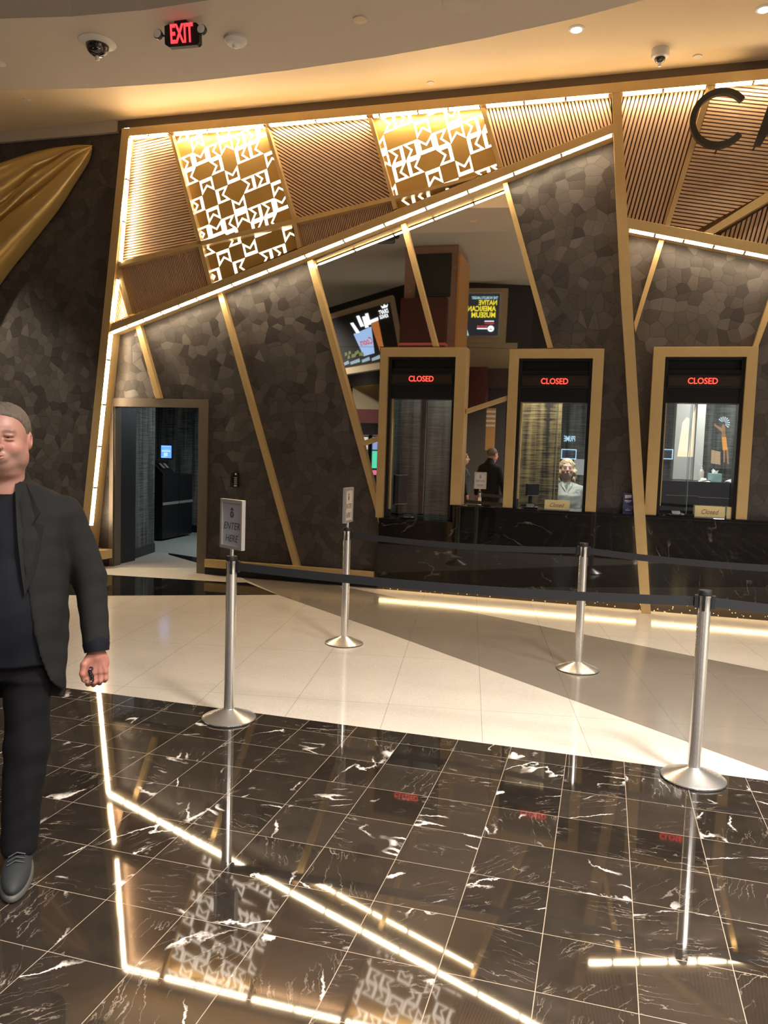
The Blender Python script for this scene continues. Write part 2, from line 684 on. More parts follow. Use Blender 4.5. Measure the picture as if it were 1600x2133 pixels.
# the cashier wall: one tiled face with the three window openings and the doorway cut out
WIN = []
for outer, inner in (
    (((793, 724), (973.5, 722.5), (959, 1051), (782.4, 1075)), ((808.5, 743), (949, 744), (937, 1072), (797, 1077))),
    (((1062, 727), (1259, 724.5), (1241.5, 1066), (1047, 1056)), ((1081, 746), (1235, 746), (1219, 1064), (1067, 1056))),
    (((1361, 722.6), (1579, 721), (1558, 1076), (1343.5, 1072)), ((1385, 743), (1554, 744), (1535, 1078), (1368, 1072)))):
    YA = 8.75
    o_ = [PY(x, y, YA) for x, y in outer]
    i_ = [PY(x, y, YA) for x, y in inner]
    WIN.append(dict(ox0=(o_[0].x+o_[3].x)/2, ox1=(o_[1].x+o_[2].x)/2, oz=o_[0].z, ix0=(i_[0].x+i_[3].x)/2, ix1=(i_[1].x+i_[2].x)/2, iz=i_[0].z))
ZC, ZA = 1.035, .845     # counter heights
WZ = [ZA, ZC, ZC]
DX0, DX1, DZ = PY(242, 847, 8.9).x, PY(419, 850, 8.9).x, PY(300, 848, 8.9).z
wallp = [(-6.25, 0), (DX0, 0), (DX0, DZ), (DX1, DZ), (DX1, 0), (4.2, 0), (4.2, ZY), (-6.25, ZY)]
holes = []
for w_, z0 in zip(WIN, WZ):
    holes.append([(w_['ix0'], z0-.05), (w_['ix1'], z0-.05), (w_['ix1'], w_['iz']), (w_['ix0'], w_['iz'])])
struct('wall_back', MB().prism([(x, YW, z) for x, z in wallp], (0, .12, 0), [[(x, YW, z) for x, z in h] for h in holes]), M_tile)
struct('wall_back', MB().box(X0, -6.25, YW, YW+.12, 0, ZY), M_tile)
struct('trim_1', MB().box(X0, -6.1, YW-.05, YW-.001, ZY-.14, ZY), M_ceil2)
struct('shade_trim', MB().box(-6.1, X1, YW-.03, YW, ZY-.12, ZY), M_bronze)  # dark bronze stands in for shade on the wall strip above the header
struct('wall_right', MB().box(X1, X1+.1, YB, YW+.1, 0, ZH), M_hallwall)
struct('wall_back', MB().box(4.2, X1, YW, YW+.12, 0, ZY), M_tile)
struct('wall_left', MB().box(X0-.1, X0, YB, YW+.1, 0, ZH), M_hallwall)
# hall wall behind the camera with its canted bays
hw = [(X0, -9.4), (-5.4, -9.2), (-5.3, -5.35), (-4.1, -5.35), (-2.3, -6.0), (3.5, -6.0), (X1, -7.5)]
mb = MB()
for (a, b), (c, d) in zip(hw[:-1], hw[1:]):
    mb.prism([(a, b, 0), (c, d, 0), (c, d, ZH), (a, b, ZH)], (0, -.1, 0))
struct('wall_front', mb, M_darkwall)
struct('wall_front_upper', MB().prism([(-9.9, -9.0, 3.75), (-6.0, -5.35, 3.75), (-5.31, -5.35, 3.75), (-5.31, -5.45, 3.75), (-5.9, -5.45, 3.75), (-9.9, -9.1, 3.75)], (0, 0, ZH-3.75)), M_darkwall)
# cashier room
mb = MB()
mb.box(-3.1, 3.4, 11.6, 11.7, 0, 3)
mb.box(-3.2, -3.1, YW+.12, 11.7, 0, 3)
mb.box(3.4, 3.5, YW+.12, 11.7, 0, 3)
struct('wall_cashier_room', mb, M_grass)
struct('ceiling', MB().box(-3.2, 3.5, YW+.12, 11.7, 3, 3.05), M_hallceil)
struct('floor', MB().box(-3.2, 3.5, YW+.12, 11.7, -.1, 0), M_roomfloor)
# kiosk room
mb = MB()
mb.box(-9.0, -3.4, 13.0, 13.1, 0, 2.7)
mb.prism([(-6.18, YW+.12, 0), (-6.44, 10.3, 0), (-6.60, 10.3, 0), (-6.34, YW+.12, 0)], (0, 0, 2.7))
mb.box(-9.1, -9.0, 10.3, 13.1, 0, 2.7)
mb.box(-9.0, -6.5, 10.2, 10.3, 0, 2.7)
mb.box(-3.5, -3.4, YW+.12, 13.1, 0, 2.7)
struct('wall_kiosk_room', mb, M_grass)
struct('ceiling', MB().box(-9.1, -3.4, YW+.12, 13.1, 2.7, 2.75), M_hallceil)
struct('floor', MB().box(-9.1, -3.4, 8.99, 13.1, -.1, 0), M_roomfloor)
struct('floor', MB().prism([(-6.34, 8.99, .0006), (-3.6, 8.99, .0006), (-4.6, 9.45, .0006), (-5.38, 9.74, .0006), (-6.2, 10.3, .0006), (-6.5, 10.3, .0006)], (0, 0, -.0004)), M_cream)
struct('floor', MB().prism([(-4.4, 9.35, .001), (-4.4, 9.9, .001), (-5.45, 10.05, .001), (-6.206, 10.305, .001), (-6.1, 10.15, .001), (-5.3, 9.6, .001)], (0, 0, -.0004)), M_blackter)
mb = MB()
mb.prism([(-6.175, YW+.13, 0), (-6.43, 10.31, 0), (-6.45, 10.31, 0), (-6.19, YW+.13, 0)], (0, 0, .13))
mb.box(-9.0, -3.5, 12.98, 13.0, 0, .13)
struct('baseboard_kiosk_room', mb, M_black)
# door frame
mb = MB()
fx0, fx1, fz = PY(229, 840, 8.85).x, PY(434.7, 832, 8.85).x, PY(434.7, 832, 8.85).z
mb.box(fx0, DX0, 8.84, 8.99, 0, fz)
mb.box(DX1, fx1, 8.84, 8.99, 0, fz)
mb.box(DX0, DX1, 8.84, 8.99, DZ, fz)
mb.box(DX0-.005, DX0+.012, 8.86, 9.0, 0, DZ)
struct('door_1', mb, M_bronze)
mb = MB().prism([(DX0-.04, 8.99, 0), (-6.185, 9.42, 0), (-6.23, 9.42, 0), (DX0-.08, 8.99, 0)], (0, 0, DZ))
struct('door_1_jamb', mb, M_blackmatte)
# granite skirting and gold baseboards
mb = MB()
mb.box(-2.52, 4.2, 8.80, YW, 0, .135)
struct('baseboard_counter', mb, M_skirt)
mb = MB()
mb.box(fx1, -2.53, 8.82, YW, 0, .09)
mb.box(-6.5, fx0, 8.82, YW, 0, .09)
mb.box(X0, -6.5, 8.82, YW-.02, 0, .09)
struct('baseboard_back', mb, M_black)
gz0, gz1 = PY(600, 1190, 8.8).z, PY(600, 1179, 8.8).z
gb = MB().box(PY(427, 1180, 8.78).x, -2.56, 8.76, 8.82, .10, .20)
gb.build('baseboard_rail', M_gold, label='long gold rail low on the dark tiled wall right of the doorway', cat='rail', bevel=.004)
gb = MB().box(-6.6, PY(224, 1165, 8.7).x, 8.62, 8.80, .12, .235)
gb.build('baseboard_rail', M_gold, label='short gold block low on the wall left of the doorway', cat='rail', bevel=.004)

# ================================================================== COUNTER
ct = thing('cashier_counter', (-2.5, 8.75, 0), 'long polished black marble cashier counter under the three teller windows', 'counter')
cx = PY(945, 1060, 8.75).x
mb = MB()
mb.box(-2.50, 4.2, 8.72, 8.80, .14, ZA-.03)
mb.box(cx, 4.2, 8.72, 8.80, ZA-.03, ZC-.03)
mb.build('front_panel', M_counter, ct)
MB().box(cx, 4.2, 8.715, YW, ZC-.03, ZC).box(WIN[0]['ix1']+.02, 4.2, YW, 9.25, ZC-.03, ZC).build('worktop', M_counter, ct, bevel=.003)
MB().box(-2.50, cx-.002, 8.70, YW, ZA-.03, ZA).box(WIN[0]['ix0']-.05, WIN[0]['ix1']+.015, YW, 9.25, ZA-.03, ZA).build('low_worktop', M_counter, ct, bevel=.003)
glow = MB().box(-2.48, .40, 8.755, 8.785, .118, .136).box(.56, 4.1, 8.755, 8.785, .118, .136)
glow.build('led_tube', M_ledlow, ct, label='warm led line under the counter front')

# ================================================================== GOLD FRAMEWORK
def beam(name, px, label, Y=YF, depth=None, cat='beam', group=None, bev=.003, m_=M_gold):
    return plate(px, Y, depth if depth else YW-Y-.002).build(name, m_, label=label, cat=cat, group=group, bevel=bev)


beam('gold_column', [(253.7, 267), (268.5, 267), (268.3, 284), (186, 1095), (179.5, 1162), (163, 1162), (173, 1062)],
     'tall leaning gold column at the left end of the cashier wall')
C2L = [(1274.8, 194.4), (1275, 200), (1283.7, 420), (1294, 620), (1303, 758), (1321, 1072), (1336, 1278.5)]
C2R = [(1293.6, 192.7), (1293.7, 195), (1305.6, 420), (1317, 620), (1325, 758), (1344.3, 1072), (1356, 1278.5)]
mb = MB()
for i in range(6):
    mb.prism(pq([C2L[i], C2R[i], C2R[i+1], C2L[i+1]], YF), (0, (.235 if i < 5 else .085), 0))
mb = MB()
front = pq(C2L, YF)+list(reversed(pq(C2R, YF)))
mb.prism(front, (0, .05, 0))
mb.prism(pq(C2L[:5]+[(1318, 1030)], YF+.05)+list(reversed(pq(C2R[:5]+[(1342, 1030)], YF+.05))), (0, YW-YF-.052, 0))
mb.build('gold_column', M_gold, label='slender gold column slanting down to the floor between the second and third windows', cat='beam')
beam('gold_beam', [(268.6, 266), (1600, 142), (2150, 90), (2150, 116), (1600, 165), (268.4, 283.5)],
     'long gold header beam running under the ceiling', cat='beam')
beam('gold_beam', [(232.5, 674), (1277.5, 257), (1278, 276.5), (227, 692.5)],
     'big diagonal gold beam rising from the left column to the slender column')
beam('gold_beam', [(1307.5, 453), (2150, 616), (2150, 639), (1308.7, 476)],
     'gold beam sloping down to the right of the slender column, under the ribbed panels')

# thin dividers between the upper panels
DIV = [
    ([(352, 278), (358.5, 282), (418, 502), (441, 590), (433, 593), (410, 503)], 'slim gold divider left of the larger lit glyph panel'),
    ([(551, 266), (558, 266), (615, 455), (628, 514), (619.5, 518), (608, 456)], 'slim gold divider right of the larger lit glyph panel'),
    ([(766, 246), (774, 245), (820, 409), (827, 433), (818.5, 437), (813, 409)], 'slim gold divider left of the smaller lit glyph panel'),
    ([(1001, 225), (1010, 224), (1046, 347), (1037.5, 351)], 'slim gold divider right of the smaller lit glyph panel'),
    ([(247.5, 545), (412, 503.5), (608, 457), (813, 409.5), (1000, 363), (985, 373), (815, 418), (609, 467), (414, 513), (246.5, 555)], 'long thin gold rail crossing the upper panels from left to right'),
    ([(243, 562), (251, 560), (276, 653), (267, 657)], 'short gold divider in the lower left corner of the ribbed panels'),
    ([(1475, 177), (1488, 176), (1395, 471), (1385.5, 469)], 'gold divider behind the big letter C'),
    ([(2062, 126), (2092, 124), (1700, 369), (1600, 420), (1485, 488), (1464, 485), (1600, 399), (1700, 346)], 'gold divider sloping up to the right edge below the big letters'),
]
for k, (px, lab) in enumerate(DIV):
    plate(px, 8.655, YP-8.655+.01).build('panel_divider', M_gold, label=lab, cat='divider')

# thin bars on the tiled wall
BARS = [
    ([(282, 681), (292, 677), (334.5, 829), (324, 830)], 'short gold bar slanting down to the doorway head'),
    ([(453.5, 614), (463.5, 610), (623.5, 1181), (611, 1181)], 'long thin gold bar slanting down the dark tiled wall to the floor rail'),
    ([(639.5, 545), (651, 540), (741, 866), (787, 1045), (795, 1060), (792, 1103), (785, 1076), (740, 912)], 'thin gold bar along the left edge of the mirror wall'),
    ([(835, 468), (845, 464), (912, 721), (901.5, 721)], 'thin gold bar slanting down to the first window top'),
    ([(1047, 382), (1056.5, 379), (1152, 724), (1140.5, 725)], 'thin gold bar along the right edge of the mirror wall'),
    ([(1373, 499), (1384, 501), (1346, 620), (1323.5, 693), (1321, 672), (1336, 620)], 'short gold bar leaning against the slender column'),
    ([(1600, 628), (1632, 541), (1643, 543), (1600, 668), (1579, 724), (1569.5, 720)], 'gold bar rising right from the third window corner'),
    ([(971, 852), (1056, 824), (1056, 833), (970.5, 861)], 'short gold crossbar between the first two windows'),
    ([(754, 919), (790, 907), (790, 916.5), (756, 928)], 'tiny gold crossbar left of the first window'),
]
for k, (px, lab) in enumerate(BARS):
    plate(px, 8.80, YW-8.80-.001).build('wall_bar', M_gold, label=lab, cat='bar', bevel=.002)


# ------------------------------------------------------------------ LED runs
def led(p0, p1, breaks, inward, label, Y0=8.634, depth=.045, th=.019):
    """tubes lying along the beam edge from pixel p0 to p1; breaks are x or y pixels of the joints"""
    a, b = PY(*p0, Y0), PY(*p1, Y0)
    root = thing('led_strip', (a+b)/2, label, 'light')
    L = (b-a).length
    d = (b-a)/L
    n = Vector((inward[0], 0, inward[1]))
    n = (n-d*n.dot(d)).normalized()*th
    ts = [0.0]
    for q in breaks:
        t_ = (q-p0[0])/(p1[0]-p0[0]) if abs(p1[0]-p0[0]) > abs(p1[1]-p0[1]) else (q-p0[1])/(p1[1]-p0[1])
        ts.append(t_*L)
    ts.append(L)
    for s0, s1 in zip(ts[:-1], ts[1:]):
        q0, q1 = a+d*(s0+.012), a+d*(s1-.012)
        MB().prism([q0, q1, q1+n, q0+n], (0, depth, 0)).build('led_tube', M_led, root, bevel=0)
    q0, q1 = a+d*.004, b-d*.004
    MB().prism([q0+Vector((0, .004, 0)), q1+Vector((0, .004, 0)), q1+n*.75+Vector((0, .004, 0)), q0+n*.75+Vector((0, .004, 0))], (0, depth-.002, 0)).build('channel', M_ledend, root)
    return root


def lin(a, b, k):
    return [a+(b-a)*i/k for i in range(1, k)]


hp = PY(268, 266, YF)
root = thing('led_strip', (-1, 8.66, hp.z), 'hidden warm cove led lying on top of the gold header beam', 'light')
MB().box(-5.9, 4.1, 8.665, 8.68, PY(268, 266, YF).z+.004, PY(268, 266, YF).z+.014).build('led_tube', M_ledcove, root)
MB().box(-5.9, 4.1, 8.69, 8.70, PY(268, 266, YF).z+.002, PY(268, 266, YF).z+.035).build('light_shield_lip', M_black, root)  # added unseen lip, keeps the cove light off the strip behind
led((270, 284), (349, 277.5), [309], (0, -1), 'warm led line under the header above the leftmost ribbed panel')
led((361, 276.5), (550, 259), [433], (0, -1), 'warm led line under the header above the larger lit glyph panel')
led((559, 258), (765, 239.5), [659], (0, -1), 'warm led line under the header above the wide diagonal ribbed panel')
led((775, 238.5), (1000, 218.5), [790, 872, 935], (0, -1), 'warm led line under the header above the smaller lit glyph panel')
led((1011, 217.5), (1270, 194.8), [1094, 1181], (0, -1), 'warm led line under the header above the long vertical ribbed panel')
led((1296, 192.5), (1473, 177), [1383], (0, -1), 'warm led line under the header right of the slender column')
led((1489, 175), (2110, 119.5), [1577, 1660, 1750, 1840, 1930, 2020], (0, -1), 'warm led line under the header above the big letters')
led((268.2, 287), (247.5, 546), [372, 460], (1, 0), 'warm led line down the upper part of the left column')
led((242.5, 580), (231, 671), [], (1, 0), 'short warm led line on the left column beside the corner divider')
led((228, 694), (186.5, 1096), [748, 840, 927, 1014], (1, 0), 'warm led line down the lower part of the left column')
led((229, 692), (1276, 277), [271, 312, 355, 398, 440, 522, 602, 684, 766, 850, 933, 1014, 1100, 1186], (.4, -1), 'long warm led line under the big diagonal beam')
led((1310, 476.5), (2110, 631), [1371, 1437, 1504, 1572, 1640, 1710, 1785, 1860, 1940, 2020], (-.2, -1), 'warm led line under the right sloping beam')
# back lighting of the slender column at the counter
for side_ in (0, 1):
    a0, a1 = ((PY(1326.5, 1085, 8.69), PY(1339.5, 1266, 8.69)), (PY(1341, 1085, 8.69), PY(1352, 1266, 8.69)))[side_]
    root = thing('led_strip', (a0.x, 8.69, a1.z), 'hidden warm led behind the '+('left', 'right')[side_]+' edge of the slender column at the counter', 'light')
    sg = (-1, 1)[side_]
    MB().prism([a0, a1, a1+Vector((.008*sg, 0, 0)), a0+Vector((.008*sg, 0, 0))], (0, .010, 0)).build('led_tube', M_ledback, root)


# ------------------------------------------------------------------ ribbed panels
def ribbed(px, dirpx, pitch, label):
    root_pts = xz(px, YP)
    c = (sum(p[0] for p in px)/len(px), sum(p[1] for p in px)/len(px))
    A, B = PY(c[0], c[1], YP), PY(c[0]+dirpx[0]*50, c[1]+dirpx[1]*50, YP)
    d = Vector((B.x-A.x, B.z-A.z)).normalized()
    n = Vector((-d.y, d.x))
    us = [p[0]*d.x+p[1]*d.y for p in root_pts]
    ws = [p[0]*n.x+p[1]*n.y for p in root_pts]
    root = thing('ribbed_panel', (A.x, YP, A.z), label, 'wall panel')
    MB().prism([(x, YP+.03, z) for x, z in root_pts], (0, YW-YP-.035, 0)).build('backing', M_slatback, root)
    mb = MB()
    w = min(ws)
    while w < max(ws):
        q = [(d.x*u+n.x*v, d.y*u+n.y*v) for u, v in ((min(us), w), (max(us), w), (max(us), w+pitch*.62), (min(us), w+pitch*.62))]
        q = clip_poly(q, root_pts)
        if q:
            mb.prism([(x, YP, z) for x, z in q], (0, .0295, 0))
        w += pitch
    mb.build('slats', M_slat, root)


ribbed([(268.5, 290), (353, 283), (411, 503), (248, 546)], (1, -.21), .033, 'ribbed bronze panel at the top left beside the left column')
ribbed([(559, 265), (767, 246), (813, 410), (615, 457)], (1, .60), .033, 'wide ribbed bronze panel with diagonal slats between the two lit glyph panels')
ribbed([(1011, 224), (1272, 200), (1275, 259), (1046, 350)], (.27, 1), .036, 'long ribbed bronze panel with upright slats left of the slender column')
ribbed([(251, 556), (412, 513), (435, 594), (276, 657)], (.25, 1), .021, 'lower left ribbed bronze panel with fine upright slats')
ribbed([(617, 467), (815, 419), (819, 440), (629, 516)], (.22, 1), .021, 'narrow ribbed bronze strip below the diagonal slats')
ribbed([(242, 578), (267, 658), (231, 674)], (.28, 1), .024, 'small triangular ribbed bronze panel in the lower left corner')
ribbed([(1294, 197), (1475, 180), (1386, 471), (1307, 455)], (-.28, 1), .040, 'ribbed bronze panel right of the slender column')
ribbed([(1489, 178), (2060, 127), (1700, 345), (1600, 399), (1465, 486), (1395, 471)], (1, .12), .036, 'ribbed bronze panel with level slats behind the big letters')
ribbed([(1486, 488), (1600, 421), (1700, 368), (2090, 132), (2120, 122), (2120, 609)], (-.3, 1), .040, 'triangular ribbed bronze panel at the right edge above the sloping beam')

# ------------------------------------------------------------------ lit glyph panels
GP = {(1, 0): 'S', (1, 1): 'M', (1, 2): 'K', (1, 3): 'W', (1, 4): 'S',
      (2, 0): 'K', (2, 2): 'S', (2, 4): 'K', (3, 1): 'W', (3, 3): 'M',
      (4, 0): 'S', (4, 2): 'K', (4, 4): 'S', (0, 1): 'W', (0, 3): 'M'}
OUT = [(0, 0), (1, 0), (1, 1), (.5, .56), (0, 1)]
INN = [(.12, .215), (.88, .215), (.88, .75), (.5, .415), (.12, .75)]


def rot_g(p, g):
    x, y = p
    if g == 'M':
        return (x, y)
    if g == 'W':
        return (1-x, 1-y)
    if g == 'K':          # thick side left, notch right
        return (y, x)
    return (1-y, x)       # 'S' thick side right, notch left


def glyph_panel(px, base, ev, fv, rows, cols, phase, label, skip_rows=0):
    pts = xz(px, YP)
    c = (sum(p[0] for p in px)/len(px), sum(p[1] for p in px)/len(px))
    A = PY(*c, YP)
    root = thing('glyph_panel', (A.x, YP, A.z), label, 'light panel')
    MB().prism([(x, YP, z) for x, z in pts], (0, .05, 0)).build('plate', M_goldplate, root)
    O = PY(*base, YP)
    e1 = PY(base[0]+ev[0]*4, base[1]+ev[1]*4, YP)
    f1 = PY(base[0]+fv[0]*4, base[1]+fv[1]*4, YP)
    e1 = ((e1.x-O.x)/4, (e1.z-O.z)/4)
    f1 = ((f1.x-O.x)/4, (f1.z-O.z)/4)
    inset = pts
    mb = MB()
    for r_ in rows:
        for c_ in cols:
            g = GP.get((r_ % 5, (c_+phase) % 5))
            if not g:
                continue

            def m2(p):
                x, y = rot_g(p, g)
                x, y = .02+x*.96, .02+y*.96
                a_, b_ = c_+x-.5, r_-(y-.5)
                return (O.x+e1[0]*a_+f1[0]*b_, O.z+e1[1]*a_+f1[1]*b_)
            for k in range(5):
                q = [m2(OUT[k]), m2(OUT[(k+1) % 5]), m2(INN[(k+1) % 5]), m2(INN[k])]
                q = clip_poly(q, inset)
                if q:
                    mb.prism([(x, YP-.003, z) for x, z in q], (0, .0028, 0))
    mb.build('lit_glyphs', M_glyph, root)


EV, FV = (26.6, -11.7), (6.7, 29.8)
B1 = (340+258/5, 240+492/5-29.8)
B1 = (B1[0]-6.7, B1[1])
glyph_panel([(358.5, 281), (551, 263), (608, 457), (418, 503)], B1, EV, FV, range(-1, 9), range(-1, 8), 0, 'larger lit panel of white angular glyphs on gold')
glyph_panel([(421, 512), (607, 468), (620, 516), (443, 590)], B1, (26.8, -11.2), (6.9, 29.7), range(6, 11), range(-1, 8), 0, 'lower lit glyph strip under the larger lit panel')
B2 = (740+380/4.444-6.9, 200+530/4.444-28.5)
glyph_panel([(775, 243), (1001, 223), (1037, 352), (985, 371), (820, 409)], B2, (31.0, -12.2), (8.2, 34.0), range(-1, 7), range(-2, 9), 4, 'smaller lit panel of white angular glyphs right of the diagonal slats')
glyph_panel([(822, 418), (955, 385), (828, 436)], B2, (31.0, -12.2), (8.2, 34.0), range(2, 7), range(-2, 9), 4, 'thin lit glyph sliver just above the diagonal beam')

# ------------------------------------------------------------------ mirror panels
def mirror(px, label):
    plate(px, YM, YW-YM-.001).build('mirror_panel', M_mirror, label=label, cat='mirror')


mirror([(645, 547), (839, 467), (908, 722), (697, 722)], 'tinted mirror panel between the left gold bars above the first window')
mirror([(839.5, 467), (1051, 380), (1146, 724), (1062, 726), (973, 723), (908.5, 722)], 'tinted mirror panel above and between the first two windows')
mirror([(697, 722.5), (792, 722.5), (787, 1060), (745, 905)], 'narrow tinted mirror wedge left of the first window')
mirror([(974, 723.5), (1061.5, 726.5), (1055, 828), (968, 857)], 'upper tinted mirror between the first two windows above the crossbar')
mirror([(968, 857.5), (1055, 828.5), (1047, 1056), (959, 1051)], 'lower tinted mirror between the first two windows below the crossbar')

# ------------------------------------------------------------------ teller windows
LABW = ['first teller window from the left, its glass reaching lower than the others',
        'middle teller window with a closed sign and a woman standing behind it',
        'right teller window with tissues and counter clutter behind the glass']
for k, (w_, z0) in enumerate(zip(WIN, WZ)):
    ox0, ox1, oz, ix0, ix1, iz = (w_[q] for q in ('ox0', 'ox1', 'oz', 'ix0', 'ix1', 'iz'))
    root = thing('teller_window', ((ox0+ox1)/2, 8.75, z0), LABW[k], 'window')
    zr = ZC if k == 0 else z0
    yf = 8.745
    mb = MB()
    mb.prism([(ox0, yf, z0+.002), (ix0, yf, z0+.002), (ix0, yf, iz), (ox0, yf, oz)], (0, YW-yf, 0))
    mb.prism([(ix1, yf, zr+.002), (ox1, yf, zr+.002), (ox1, yf, oz), (ix1, yf, iz)], (0, YW-yf, 0))
    mb.prism([(ix0, yf, iz), (ix1, yf, iz), (ox1, yf, oz), (ox0, yf, oz)], (0, YW-yf, 0))
    mb.build('gold_frame', M_gold, root, bevel=.002)
    # inner black box
    fw = .035
    zt = iz-.44                      # top of glass
    b = MB()
    b.box(ix0, ix0+fw, 8.80, 8.99, z0+.002, iz)
    b.box(ix1-fw, ix1, 8.80, 8.99, z0+.002, iz)
    b.box(ix0+fw, ix1-fw, 8.80, 8.99, iz-.025, iz)
    b.box(ix0+fw, ix1-fw, 8.82, 8.99, iz-.165, iz-.125)
    b.box(ix0+fw, ix1-fw, 8.88, 8.99, iz-.125, iz-.025)
    b.box(ix0+fw, ix1-fw, 8.82, 8.99, zt-.03, iz-.165)
    b.build('black_surround', M_black, root, bevel=.002)
    # scrolling sign
    dz0, dz1 = iz-.315, iz-.185
    d = MB().box(ix0+.035, ix1-.035, 8.775, 8.82, dz0, dz1)
    dd = d.build('display_housing', M_black, root, bevel=.004)
    MB().box(ix0+.05, ix1-.05, 8.772, 8.775, dz0+.02, dz1-.015).build('display_screen', mat('smoked_display', (.03, .02, .015), .25), dd)
    cxm = (ix0+ix1)/2+(.0, .0, -.01)[k]
    tw = .29
    tx = text_mb('CLOSED', (cxm-tw/2, 8.770, dz0+.038), (tw, 0, 0), (0, 0, .064), (0, -.0015, 0), bold=.012)
    tx.build('display_lettering', M_red, dd, label='red CLOSED lettering')
    g = MB()
    zb = z0+.06 if k == 0 else z0+.02
    mid = ix0+(ix1-ix0)*(.56, .56, .40)[k]
    g.box(ix0+fw, mid, 8.905, 8.913, zb, zt-.03)
    g.box(mid-.02, ix1-fw, 8.925, 8.933, zb, zt-.03)
    g.build('glass_pane', M_glass, root)
    MB().box(mid-.002, mid+.002, 8.903, 8.905, zb, zt-.03).build('glass_edge', mat('glass_edge', (.35, .38, .36), .2), root, label='pale edge of the sliding glass')
    MB().box(ix0+fw, ix0+fw+.014, 8.86, 8.90, z0+.10, zt-.03).build('brass_edge', M_gold, root, label='thin brass strip')

# ================================================================== STANCHIONS
def lathe_pole():
    root = thing('stanchion', (0, 0, 0), 'x', 'barrier post')
    MB().lathe([(.157, .001), (.159, .004), (.159, .011), (.153, .016), (.036, .062), (.033, .066)], n=56).build('base', M_steel, root, smooth='auto')
    MB().lathe([(.160, .0005), (.161, .003), (.160, .006)], n=56).build('rubber_ring', M_blackmatte, root, smooth='auto')
    MB().lathe([(.0315, .06), (.0315, .868), (.029, .875), (.029, .935), (.0315, .942), (.0315, .950)], n=40).build('pole', M_steel, root, smooth='auto')
    MB().lathe([(.0305, .950), (.033, .953), (.033, .972), (.031, .977), (.0, .977)], n=40).build('cap', M_blackmatte, root, smooth='auto')
    c = MB()
    for a in (0, 90, 180, 270):
        q = [(.0325*cos(radians(a+s))+o*cos(radians(a)), .0325*sin(radians(a+s))+o*sin(radians(a))) for s, o in ((-13, -.004), (-13, .0), (13, .0), (13, -.004))]
        c.prism([(x, y, .875) for x, y in q], (0, 0, .075))
    c.build('belt_slots', M_blackmatte, root)
    return root


def copy_tree(o):
    c = o.copy()
    COL.objects.link(c)
    ORG[c.name] = ORG[o.name].copy()
    for ch in o.children:
        d = ch.copy()
        COL.objects.link(d)
        d.parent = c
    return c


st = lathe_pole()
SP = [(-2.081, 4.156), (-2.035, 6.16), (-.126, 6.089), (.515, 4.196)]
SL = ['steel barrier post carrying the sign that reads ENTER HERE towards the camera, on the edge of the dark tiles',
      'farther steel barrier post on the cream floor with a sign seen almost edge on',
      'farther steel barrier post without a sign standing on the taupe band',
      'nearest steel barrier post without a sign at the right edge of the dark tiles']
SL[0] = 'nearer left steel barrier post under the readable ENTER HERE sign'
poles = []
for i, (x, y) in enumerate(SP):
    o = st if i == 0 else copy_tree(st)
    o.location = (x, y, 0)
    ORG[o.name] = Vector((x, y, 0))
    o.rotation_euler = (0, 0, radians((20, 5, 80, 75)[i]))
    o['label'] = SL[i]
    o['group'] = 'steel barrier posts'
    poles.append(o)

M_belt = mat('black_webbing', (.010, .010, .012), .75)


def belt(a, b, label, z=.918, sag=.03):
    a, b = Vector((*a, 0)), Vector((*b, 0))
    d = (b-a).normalized()
    n = Vector((-d.y, d.x, 0))*.0016
    L = (b-a).length
    pts = []
    N = 16
    vs, fs = [], []
    for i in range(N+1):
        t_ = i/N
        p = a+d*(.033+(L-.066)*t_)
        s_ = sag*4*t_*(1-t_)
        zz = z-s_
        for (sx, dz) in ((-1, -.024), (1, -.024), (1, .024), (-1, .024)):
            vs.append(p+n*sx+Vector((0, 0, zz+dz)))
    for i in range(N):
        for k in range(4):
            q, r_ = i*4+k, i*4+(k+1) % 4
            fs.append((q, r_, r_+4, q+4))
    fs += [(3, 2, 1, 0), (N*4, N*4+1, N*4+2, N*4+3)]
    root = thing('barrier_belt', (a.x, a.y, z), label, 'belt')
    mb = MB()
    mb.add(vs, fs)
    mb.build('webbing', M_belt, root)
    for p, s_ in ((a+d*.040, 1), (b-d*.040, -1)):
        q = MB()
        nn = n.normalized()*.011
        dd = d*.010
        q.prism([p-dd-nn+Vector((0, 0, z-.034)), p+dd-nn+Vector((0, 0, z-.034)), p+dd+nn+Vector((0, 0, z-.034)), p-dd+nn+Vector((0, 0, z-.034))], (0, 0, .068))
        q.build('clip', M_blackmatte, root, bevel=.002)
    return root


belt(SP[0], SP[3], 'black belt stretched across the foreground between the two nearer posts')
belt(SP[3], (2.6, 4.25), 'black belt leaving the nearest post towards the right edge')
belt(SP[2], (1.85, 5.9), 'black belt leaving the farther post on the taupe band towards the right')
belt(SP[1], SP[2], 'black belt between the two farther posts, dark against the counter')

M_paper = mat('sign_paper', (.42, .42, .50), .5)
M_paper2 = mat('sign_paper_warm', (.50, .42, .34), .5)
M_ink = mat('sign_ink', (.07, .07, .10), .6)
M_sframe = mat('sign_frame_aluminium', (.55, .53, .50), .35, .7)


